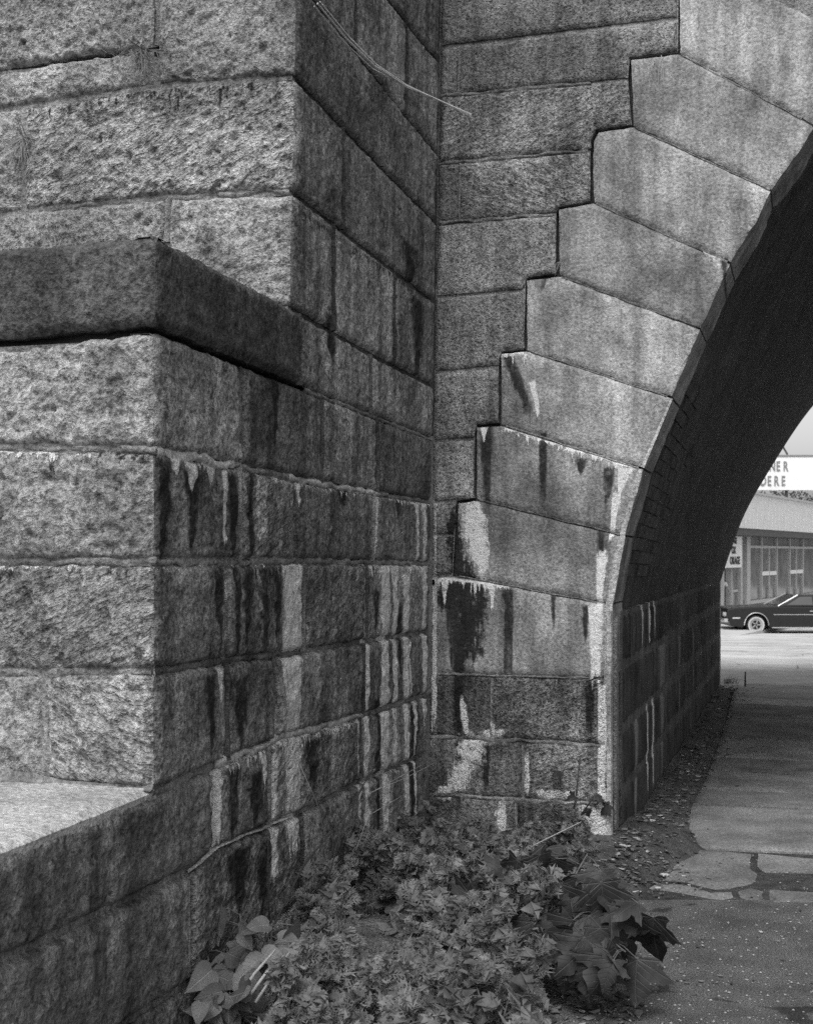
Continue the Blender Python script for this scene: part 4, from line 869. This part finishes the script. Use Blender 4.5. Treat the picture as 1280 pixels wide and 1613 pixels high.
# person in the doorway
M_SHIRT = plain('white_shirt', .62, .9, .1, 8); M_TROU = plain('dark_trousers', .035, .9, .2, 8); M_SKIN = plain('skin', .30, .7, .1, 8); M_HAIR = plain('dark_hair', .02, .8, .2, 20)
pb = GA.p3((aw(1145.5), .04), -.32)[0]
PER = tag(empty('person', tuple(pb)), 'person in white shirt and dark trousers leaning in the garage doorway', 'person')
def skin(name, J, E, mat, parent, sub=2):
    me = bpy.data.meshes.new(name); me.from_pydata([tuple(Vector(pb)+Vector(p)) for p, r in J], E, []); me.materials.append(mat); o = link_mesh(name, me, parent)
    md = o.modifiers.new('s', 'SKIN'); md.use_smooth_shade = True
    for i, (p, r) in enumerate(J): me.skin_vertices[0].data[i].radius = (r, r)
    me.skin_vertices[0].data[0].use_root = True; sb = o.modifiers.new('ss', 'SUBSURF'); sb.levels = sub; sb.render_levels = sub; return o
J = [((0, 0, .95), .13), ((.02, -.02, 1.15), .12), ((.05, -.03, 1.36), .14), ((.07, -.04, 1.48), .055), ((.09, -.06, 1.57), .075), ((.09, -.07, 1.68), .085), ((.10, -.06, 1.75), .05),
     ((.22, -.03, 1.40), .055), ((.34, -.05, 1.16), .042), ((.36, -.22, .98), .034), ((.36, -.28, .93), .03), ((-.12, -.03, 1.40), .055), ((-.20, -.08, 1.14), .042), ((-.10, -.24, 1.02), .034), ((-.06, -.28, 1.0), .03),
     ((.09, 0, .86), .085), ((.12, -.02, .48), .058), ((.13, .02, .09), .042), ((.14, -.14, .04), .035), ((-.09, 0, .86), .085), ((-.12, -.04, .48), .058), ((-.14, .0, .09), .042), ((-.15, -.16, .04), .035)]
Ed = [(0, 1), (1, 2), (2, 3), (3, 4), (4, 5), (5, 6), (2, 7), (7, 8), (8, 9), (9, 10), (2, 11), (11, 12), (12, 13), (13, 14), (0, 15), (15, 16), (16, 17), (17, 18), (0, 19), (19, 20), (20, 21), (21, 22)]
skin('body', J, Ed, M_SKIN, PER)
skin('shirt', [((0, 0, .95), .15), ((.02, -.02, 1.15), .14), ((.05, -.03, 1.36), .155), ((.06, -.035, 1.45), .07), ((.22, -.03, 1.40), .07), ((.29, -.04, 1.26), .062), ((-.12, -.03, 1.40), .07), ((-.17, -.06, 1.26), .062)], [(0, 1), (1, 2), (2, 3), (2, 4), (4, 5), (2, 6), (6, 7)], M_SHIRT, PER)
skin('trousers', [((0, 0, .95), .145), ((.09, 0, .84), .10), ((.12, -.02, .48), .075), ((.13, .02, .12), .062), ((-.09, 0, .84), .10), ((-.12, -.04, .48), .075), ((-.14, .0, .12), .062)], [(0, 1), (1, 2), (2, 3), (0, 4), (4, 5), (5, 6)], M_TROU, PER)
skin('hair', [((.10, -.03, 1.70), .088), ((.10, -.035, 1.76), .06)], [(0, 1)], M_HAIR, PER)
# ------------------------------------------------------------------ plants
def leaf_mat(name, v, var=.35, vein=0):
    t = NT(name); p = t.pos(); inf = t.n('ShaderNodeObjectInfo'); n = t.noise(p, 14., 3)
    q = t.math('MULTIPLY', t.rng(n, .3, .7, v*(1-var), v*(1+var), 'LINEAR'), t.rng(inf.outputs['Random'], 0, 1, .75, 1.3, 'LINEAR'))
    if vein:
        sp = t.n('ShaderNodeSeparateXYZ'); t.l(t.n('ShaderNodeTexCoord').outputs['Object'], sp.inputs[0]); x = t.math('ABSOLUTE', sp.outputs[0]); y = sp.outputs[1]; d = x
        for a, b in ((.76, .42), (.47, -.03)) if vein == 1 else ():
            l = math.hypot(a, b); d = t.math('MINIMUM', d, t.math('ABSOLUTE', t.math('SUBTRACT', t.math('MULTIPLY', x, b/l), t.math('MULTIPLY', y, a/l))))
        sd = t.math('ABSOLUTE', t.math('SUBTRACT', t.math('FRACT', t.math('SUBTRACT', t.math('MULTIPLY', y, 6.), t.math('MULTIPLY', x, 4.5))), .5))
        m = t.math('MAXIMUM', t.rng(d, .022, .006), t.math('MULTIPLY', t.rng(sd, .10, .02), .5))
        q = t.math('MULTIPLY', q, t.mix(m, 1.0, 1.9)); t.bump(t.math('MULTIPLY', m, -1.), .6, .004)
    t.col(q); t.b.inputs['Roughness'].default_value = .55; t.b.inputs['Specular IOR Level'].default_value = .35
    tr = t.n('ShaderNodeBsdfTranslucent'); t.l(t.math('MULTIPLY', q, 1.0), tr.inputs[0]); mx = t.n('ShaderNodeMixShader'); mx.inputs[0].default_value = .22
    t.l(t.b.outputs[0], mx.inputs[1]); t.l(tr.outputs[0], mx.inputs[2]); t.l(mx.outputs[0], t.out.inputs[0]); return t.m
M_MUG = leaf_mat('mugwort_leaf', .125, .6); M_MAP = leaf_mat('maple_leaf', .027, .35, 1); M_HEART = leaf_mat('broad_leaf', .105, .35, 2); M_STEM = plain('plant_stem', .10, .8, .3, 30); M_DRY = plain('dry_stem', .28, .85, .25, 40); M_DSTEM = plain('dark_stem', .03, .85, .3, 40); M_GRASS = leaf_mat('grass_blade', .14); M_DGRS = leaf_mat('dry_grass', .26)
def leaf_shape(half, fold, droop, pleat=0.):
    out = [Vector(p) for p in half]+[Vector((-x, y)) for x, y in reversed(half) if abs(x) > 1e-6]
    mid = [Vector((0, y)) for y in (.25, .5, .75)]; n = len(out)
    vo, _, fo, ov, _, _ = delaunay_2d_cdt(out+mid, [(n, n+1), (n+1, n+2)], [list(range(n))], 1, 1e-6)
    V = [(p.x, p.y, fold*abs(p.x)-droop*p.y*p.y+pleat*math.sin(9*math.atan2(p.x, p.y+.15))*p.length) for p in vo]
    return V, [tuple(f) for f in fo]
MH = [(0, 0), (.14, -.07), (.34, -.10), (.47, -.03), (.38, .05), (.35, .14), (.52, .20), (.60, .30), (.76, .42), (.58, .43), (.53, .50), (.40, .43), (.27, .46), (.33, .58), (.30, .68), (.20, .78), (.10, .90), (0, 1.06)]
MAPLE = leaf_shape(MH, -.25, .28, .08); MAPLE2 = leaf_shape(MH, .35, .45, .06); MAPLE3 = leaf_shape(MH, -.65, .10, .10)
def cut_leaf():
    V, Fc = [], []
    def lobe(bx, by, ang, L, w, teeth=True):
        c, s = math.sin(ang), math.cos(ang); P = lambda u, v: (bx+u*c+v*s, by+u*s-v*c)
        out = [P(0, -w*.35), P(L*.45, -w), P(L, 0), P(L*.45, w), P(0, w*.35)]; k = len(V)
        V.extend(out); Fc.append((k, k+1, k+2, k+3, k+4))
        if teeth:
            for sg, u in ((1, .42), (-1, .52)): q = P(L*u, sg*w*.5); lobe(q[0], q[1], ang+sg*-.75, L*.46, w*.55, False)
    lobe(0, 0, 0, .95, .028, False); lobe(0, .72, 0, .36, .055)
    for t, L in ((.24, .24), (.42, .42), (.60, .46), (.76, .30)):
        for sg in (-1, 1): lobe(0, t, sg*(.95-.25*t), L, .040)
    return [(x, y, .22*abs(x)-.30*y*y) for x, y in V], Fc
MUG = cut_leaf()
HEART = leaf_shape([(0, .04), (.16, -.04), (.32, .06), (.42, .24), (.40, .46), (.28, .70), (.13, .90), (0, 1.08)], .22, .35, .02)
def leaf_me(name, shp, mat):
    me = bpy.data.meshes.new(name); me.from_pydata(shp[0], [], shp[1]); me.materials.append(mat); me.polygons.foreach_set('use_smooth', [True]*len(me.polygons)); return me
def orient(p, ydir, nrm, s):
    y = Vector(ydir).normalized(); z = Vector(nrm); x = y.cross(z)
    if x.length < 1e-4: x = Vector((1, 0, 0))
    x.normalize(); z = x.cross(y)
    return Matrix(((x.x*s, y.x*s, z.x*s, p[0]), (x.y*s, y.y*s, z.y*s, p[1]), (x.z*s, y.z*s, z.z*s, p[2]), (0, 0, 0, 1)))
def gz(x, y): return float(bank((x, y))[0]) if in_poly(np.array([[x, y]]), bp)[0] else 0.0
# mugwort: five plants built once, then copied
def mugwort(seed, H):
    rd = random.Random(seed); st, lf = MB(), MB(); bend = (rd.gauss(0, .12), rd.gauss(0, .12))
    C = lambda t: Vector((bend[0]*t*t*H*2, bend[1]*t*t*H*2, H*t)); st.tube([C(k/6) for k in range(7)], [.0035-.0022*k/6 for k in range(7)], 5)
    n = int(9+H*48); a = rd.random()*6
    for k in range(n):
        t = .10+.9*k/(n-1); a += 2.4+rd.gauss(0, .25); s = (.150-.060*t)*rd.uniform(.75, 1.25); el = .25+1.0*t*t+rd.gauss(0, .25); d = Vector((math.cos(a)*math.cos(el), math.sin(a)*math.cos(el), math.sin(el)))
        p = C(t); lf.add([orient(p, d, (rd.gauss(0, .4), -1.0+rd.gauss(0, .4), .8), s) @ Vector(q) for q in MUG[0]], MUG[1])
        if k % 3 == 0:    # short side shoot with small leaves
            q = p+d*s*.45
            for j in range(4):
                b = a+rd.uniform(-1.3, 1.3); e2 = rd.uniform(.1, .9); dd = Vector((math.cos(b)*math.cos(e2), math.sin(b)*math.cos(e2), math.sin(e2))); lf.add([orient(q, dd, (rd.gauss(0, .4), -.9, .8), s*.6) @ Vector(w) for w in MUG[0]], MUG[1])
    return st, lf
PROTO = []
for k, H in enumerate((.18, .24, .30, .36, .42, .27)):
    st, lf = mugwort(k, H)
    m1 = bpy.data.meshes.new('stem'); m1.from_pydata(st.v, [], st.f); m1.materials.append(M_STEM); m2 = bpy.data.meshes.new('foliage'); m2.from_pydata(lf.v, [], lf.f); m2.materials.append(M_MUG); PROTO.append((m1, m2))
def place_mug(x, y, k, s, label):
    r = tag(empty('mugwort_plant', (x, y, gz(x, y)-.01)), label, 'weed', 'mugwort weeds at the foot of the walls'); r.rotation_euler = (random.gauss(0, .1), random.gauss(0, .1), random.gauss(0, .45)); r.scale = (s, s, s)
    for nm, me in zip(('stem', 'foliage'), PROTO[k]):
        o = bpy.data.objects.new(nm, me); COL.objects.link(o); o.parent = r
        if nm == 'foliage': o['kind'] = 'stuff'
rd = random.Random(5); cnt = 0; tries = 0; spots = []
def zone(x, y):
    if x > 640 and y < 1450: return ('small low mugwort weed at the foot of the arch pier' if x > 760 else 'small low mugwort weed in the inner corner below the pier')
    w = 'cut-leaved mugwort weed '
    if y < 1440: return ('low '+w+'close to the inner corner') if x > 560 else ('low '+w+'against the foot of the lime-streaked wall')
    if x < 480: return 'bushy '+w+'at the bottom left beside the broad-leaved clump'
    if x > 700: return 'bushy '+w+'next to the dark maple leaves'
    return ('bushy '+w+'behind the fallen stone slab') if y < 1530 else ('bushy '+w+'at the bottom edge in front of the slab')
edge_x = lambda y: float(np.interp(y, [1340, 1400, 1450, 1530, 1613, 1800], [940, 900, 850, 830, 800, 760]))
while cnt < 92 and tries < 6000:
    tries += 1; px, py = rd.uniform(345, 940), 1350+rd.random()**.75*425
    if px > edge_x(py) or (px < 455 and 1440 < py) or px < 365: continue
    if 500 < px < 640 and 1490 < py < 1600: continue
    g = ground(px, py, .05); dwall = np.dot(np.array([g[0], g[1], 0])-np.array([FB.O[0], FB.O[1], 0]), FB.N); dc = np.dot(np.array([g[0], g[1], 0])-np.array([FC.O[0], FC.O[1], 0]), FC.N)
    if dwall < .05 or dc < .05: continue
    if any((g[0]-a)**2+(g[1]-b)**2 < .105**2 for a, b in spots): continue
    spots.append((g[0], g[1])); k = rd.choice((0, 1, 2, 5, 3) if py < 1560 else (1, 2, 3, 5) if not 470 < px < 680 else (0, 1)); s = rd.uniform(.75, 1.1)*(.62 if px > 640 and py < 1450 else 1)
    place_mug(g[0], g[1], k, s, zone(px, py)); cnt += 1
# low creeping weeds up against the wall foot
me_map, me_heart, me_mug = [leaf_me('leaf', w, M_MAP) for w in (MAPLE, MAPLE2, MAPLE3)], leaf_me('leaf', HEART, M_HEART), leaf_me('leaf', MUG, M_MUG)
me_mapl = leaf_me('leaf', MAPLE, leaf_mat('young_maple_leaf', .10, .35, 1))
def put_leaf(parent, me, p, d, nrm, s):
    o = bpy.data.objects.new('leaf', me); COL.objects.link(o); o.parent = parent; M = orient(p, d, nrm, s); o.matrix_parent_inverse = world_m(parent).inverted(); o.matrix_basis = M; return o
def branch(parent, pts, r0, mat, name='branch'):
    return MB().tube(pts, [r0*(1-.6*k/(len(pts)-1)) for k in range(len(pts))], 6).obj(name, mat, parent, True)
rd = random.Random(11)
def leafy(name, label, cat, base, branches, me, n, size, hang, mat, depth_j=.10, group=None):
    r = tag(empty(name, tuple(base)), label, cat, group)
    for pts in branches:
        P = [Vector(p) for p in pts]; branch(r, P, .006, mat)
        for k in range(n):
            t = rd.uniform(.08, 1)*(len(P)-1); i = min(len(P)-2, int(t)); q = P[i].lerp(P[i+1], t-i); tip = q+Vector((rd.gauss(0, .05), rd.gauss(-.03, depth_j*.5), rd.gauss(-.005, .035)))
            MB().tube([q, (q+tip)/2+Vector((0, 0, .01)), tip], .0016, 4).obj('petiole', mat, r)
            d = Vector((rd.gauss(0, .55), rd.gauss(-.25, .4), -hang+rd.gauss(0, .35))); nr = Vector((rd.gauss(0, .4), -.8+rd.gauss(0, .3), .7+rd.gauss(0, .3))); put_leaf(r, rd.choice(me) if isinstance(me, list) else me, tip, d, nr, size*rd.uniform(.65, 1.2))
    return r
dm = 4.0
leafy('maple_sapling', 'dark maple sapling with large drooping lobed leaves spilling onto the pavement', 'sapling', (at(800, 1500, dm).x, dm, 0.02),
      [[at(760, 1520, dm+.1), at(800, 1462, dm), at(880, 1458, dm), at(965, 1466, dm-.05)], [at(870, 1480, dm+.05), at(920, 1440, dm), at(970, 1424, dm-.05), at(1005, 1412, dm-.05)], [at(820, 1490, dm+.1), at(870, 1440, dm+.2), at(905, 1380, dm+.3), at(925, 1345, dm+.35)],
       [at(800, 1500, dm+.1), at(800, 1420, dm+.25), at(830, 1375, dm+.35), at(850, 1350, dm+.4)], [at(760, 1500, dm+.1), at(735, 1420, dm+.25), at(780, 1385, dm+.2), at(830, 1390, dm+.15)], [at(880, 1470, dm), at(920, 1490, dm-.1), at(960, 1480, dm-.1), at(985, 1500, dm-.15)]], me_map, 19, .130, .80, M_STEM)
rd = random.Random(3)
leafy('maple_seedling', 'young maple seedling with pleated pale leaves among the mugwort', 'seedling', (at(640, 1480, 4.6).x, 4.6, .03), [[at(640, 1500, 4.6), at(638, 1450, 4.6), at(630, 1412, 4.6)], [at(640, 1490, 4.6), at(660, 1445, 4.55), at(672, 1425, 4.5)]], me_mapl, 4, .13, .35, M_STEM, .05)
leafy('broadleaf_weed', 'clump of broad smooth heart-shaped leaves against the buttress foot', 'weed', (at(385, 1560, 3.6).x, 3.6, .05), [[at(395, 1600, 3.55), at(385, 1500, 3.6), at(378, 1440, 3.7)], [at(395, 1590, 3.5), at(370, 1540, 3.55), at(358, 1500, 3.6)], [at(400, 1590, 3.5), at(415, 1520, 3.55), at(420, 1455, 3.7)], [at(390, 1610, 3.45), at(372, 1585, 3.45), at(355, 1565, 3.45)]], me_heart, 17, .085, .35, M_STEM, .06)
leafy('dark_broadleaf_weed', 'dark broad leaves in the shade of the inner corner', 'weed', (at(665, 1400, 5.2).x, 5.2, .05), [[at(665, 1430, 5.2), at(660, 1385, 5.2), at(655, 1350, 5.3)], [at(670, 1430, 5.2), at(700, 1390, 5.1), at(725, 1370, 5.1)]], me_heart, 9, .10, .4, M_STEM, .06)
wz = lambda x, y, h: Vector(FC.p3(FC.un(x, y), h)[0])
leafy('wall_creeper', 'small ivy creeper climbing the edge of the arch pier', 'creeper', (wz(905, 1340, .03)), [[wz(905, 1345, .02), wz(902, 1290, .02), wz(908, 1250, .02), wz(914, 1190, .02)], [wz(904, 1300, .02), wz(925, 1270, .02), wz(935, 1255, .02)]], me_map, 6, .062, .5, M_DSTEM, .02)
# grass growing in open joints
def grass(label, p, n, L, up, spread, mat, wind=(0, 0)):
    r = tag(empty('grass_tuft', tuple(p)), label, 'grass'); m = MB()
    for k in range(n):
        a = rd.uniform(0, 6.28); l = L*rd.uniform(.5, 1.1); b = Vector(p)+Vector((rd.gauss(0, spread), rd.gauss(0, spread*.3), rd.gauss(0, .006))); d = Vector((rd.gauss(wind[0], .35), -.35+rd.gauss(0, .2), up+rd.gauss(0, .3))).normalized(); w = .0019
        pts = [b+d*l*t+Vector((0, -.10*l*t*t, -.55*l*t*t*(1 if up > 0 else .3))) for t in (0, .35, .7, 1)]; sx = Vector((d.z, 0, -d.x)).normalized()*w
        m.add([q+sx*(1-i/3.2) for i, q in enumerate(pts)]+[q-sx*(1-i/3.2) for i, q in enumerate(pts)], [(i, i+1, i+5, i+4) for i in range(3)])
    m.obj('blades', mat, r); return r
au_p = lambda x, y, h=.0: Vector(FAU.p3(FAU.un(x, y), h)[0])
grass('dry grass and weeds hanging from the open joint at the top of the buttress', au_p(222, 78, .0), 60, .16, -.25, .022, M_GRASS, (.1, 0)); grass('tuft of thin grass sprouting from the cracked top left joint', au_p(185, 84, .0), 26, .09, .5, .03, M_GRASS)
grass('long dry grass in the joint at the left end of the big upper block', au_p(38, 215, .0), 50, .14, -.6, .012, M_DGRS); grass('thin grass stalks on the coping beside the upper wall', au_p(85, 386, .02), 12, .16, 1.2, .04, M_DGRS)
grass('small dry sprig in the stepped joint of the arch ring', wz(884, 412, .0), 16, .07, .1, .006, M_DGRS, (-.2, 0)); grass('tiny roots hanging from the joint by the top wedge stone', wz(1035, 90, .0), 10, .16, -1.2, .02, M_DGRS)
grass('grass tuft at the far end of the passage wall', ground(1136, 1078)+np.array([.05, -.1, .02]), 60, .22, 1.0, .06, M_GRASS)
# loose stems
def stem(label, pts, r, mat, name='dead_weed'):
    P = [Vector(p) for p in pts]; o = empty(name, tuple(P[0])); tag(o, label, 'dead weed'); MB().tube(P, [r*(1-.5*k/(len(P)-1)) for k in range(len(P))], 5).obj('stalk', mat, o, True); return o
stem('pale straight dry stalk leaning at the bottom left of the weeds, leftmost of three', [at(372, 1580, 3.4), at(400, 1535, 3.45), at(434, 1496, 3.5)], .006, M_DRY); stem('pale dry stalk leaning at the bottom of the weeds, middle of three', [at(385, 1580, 3.4), at(420, 1532, 3.45), at(448, 1505, 3.5)], .006, M_DRY); stem('pale dry stalk leaning at the bottom of the weeds, rightmost of three', [at(402, 1580, 3.4), at(430, 1538, 3.45), at(456, 1500, 3.5)], .005, M_DRY)
stem('tall dark bare stem leaning across the buttress face', [at(400, 1520, 3.8), at(440, 1440, 3.9), at(480, 1360, 4.1), at(540, 1290, 4.3), at(600, 1190, 4.6)], .004, M_DSTEM); stem('dark bare stem leaning right in front of the white streak', [at(500, 1450, 4.1), at(540, 1295, 4.25), at(572, 1240, 4.4)], .003, M_DSTEM)
stem('thin dark upright stem before the lime streak', [at(425, 1480, 3.9), at(423, 1400, 3.9), at(422, 1320, 3.9)], .0028, M_DSTEM); stem('thin pale stem lying against the arch pier', [at(820, 1343, 5.4), at(860, 1322, 5.4), at(915, 1295, 5.4)], .004, M_DRY); stem('dark cut stem standing in the mugwort', [at(718, 1530, 4.1), at(721, 1440, 4.15), at(722, 1405, 4.2)], .0035, M_DSTEM)
stem('dark slanting cut stem at the bottom of the mugwort', [at(640, 1600, 3.8), at(670, 1540, 3.85), at(696, 1492, 3.9)], .004, M_DSTEM)
for k, pts in enumerate(([(472, 1205), (498, 1262), (510, 1310), (525, 1345)], [(640, 1250), (580, 1285), (560, 1340)], [(665, 1205), (600, 1240), (575, 1255)], [(688, 1200), (640, 1225), (580, 1250)])):
    stem(['long thin bramble shoot arching down the buttress face', 'thin bramble shoot curving left near the corner', 'fine pale shoot crossing the narrow lime streaks', 'fine pale shoot reaching from the inner corner'][k], [at(x, y, float(np.interp(x, [470, 690], [4.1, 5.4]))) for x, y in pts], .0016, M_DRY, 'bramble')
# strands of dry vine hanging across the inner corner at the top
VN = tag(empty('dry_vine', tuple(at(545, 60, 4.6))), 'pale dry vine strands hanging across the inner corner at the top', 'vine')
M_VINE = plain('pale_vine', .55, .8, .2, 30)
for dx, dy, r in ((0, 0, .0042), (4, -3, .003), (-5, 4, .0024), (8, 2, .002)):
    MB().tube([at(500+dx, 5+dy, 4.35), at(545+dx, 60+dy, 4.6), at(590+dx*.8, 104+dy*.8, 4.9), at(640, 135+dy*.5, 5.3), at(690, 157, 5.75), at(742, 181+dx*.4, 5.95)], r, 4).obj('strand', M_VINE, VN)
# stones lying among the weeds
def rock(name, label, c, size, rz, mat, seed):
    bm = bmesh.new(); bmesh.ops.create_cube(bm, size=2); bmesh.ops.subdivide_edges(bm, edges=bm.edges[:], cuts=7, use_grid_fill=True)
    P = np.array([v.co for v in bm.verts]); d = P/np.linalg.norm(P, axis=1)[:, None]; P = P*.72+d*.36; P = P*np.array(size)/1.08; P = P+d*(fbm(P+seed, 9., 4)[:, None]*.03)
    cr, sr = math.cos(rz), math.sin(rz)
    for v, p in zip(bm.verts, P): v.co = (c[0]+p[0]*cr-p[1]*sr, c[1]+p[0]*sr+p[1]*cr, c[2]+p[2])
    me = bpy.data.meshes.new(name); bm.to_mesh(me); bm.free(); me.materials.append(mat); me.polygons.foreach_set('use_smooth', [True]*len(me.polygons)); o = link_mesh(name, me); tag(o, label, 'stone'); return o
M_ROCK = stone_mat('plinth', 'L', [], []); g = ground(565, 1540); rock('fallen_stone', 'flat fallen stone slab lying among the mugwort', (g[0], g[1], .10), (.25, .17, .07), .3, M_ROCK, 1)
for k, (x, y, s, lb) in enumerate(((722, 1352, .09, 'pale rubble stone at the foot of the pier near the inner corner'), (762, 1362, .07, 'small rubble stone at the foot of the pier below the lime patch'), (690, 1345, .06, 'small rubble stone tucked into the inner corner'), (930, 1380, .05, 'small rubble stone at the foot of the arch edge'))):
    g = ground(x, y, .1); rock('rubble_stone', lb, (g[0], g[1]-.08, gz(g[0], g[1]-.08)+s*.4), (s, s*.7, s*.7), k*.8, M_ROCK, 4+k)
# trees behind the garage
M_TRL = leaf_mat('tree_leaf', .05, .6); M_BARK = plain('tree_bark', .06, .9, .3, 8)
def tree(label, x, dep, zc, rx, rz, seed):
    r2 = np.random.default_rng(seed); c = at(x, 800, dep); base = Vector((c.x, dep, -1.5)); T = tag(empty('tree', tuple(base)), label, 'tree', None)
    MB().tube([base, base+Vector((.1, 0, 2)), base+Vector((.2, 0, zc+1.2))], [.22, .18, .08], 7).obj('trunk', M_BARK, T); m = MB(); n = 1800
    for k in range(n):
        d = r2.normal(size=3); d /= np.linalg.norm(d); q = Vector((base.x, dep, zc))+Vector(d*np.array([rx, rx, rz])*(.45+.6*r2.random())*(1+.25*math.sin(d[0]*7+d[2]*5))); s = .16
        m.add([orient(q, r2.normal(size=3), r2.normal(size=3), s) @ Vector(w) for w in ((0, 0, 0), (.5, .5, 0), (0, 1, .1), (-.5, .5, 0))], [(0, 1, 2, 3)])
    m.obj('crown', M_TRL, T)
tree('dark leafy tree between roof sign and garage fascia, nearer of two', 1215, 70, 3.3, 3.4, 2.2, 1); tree('dark leafy tree behind the roof sign, farther of two', 1262, 74, 3.4, 3.6, 2.3, 2)
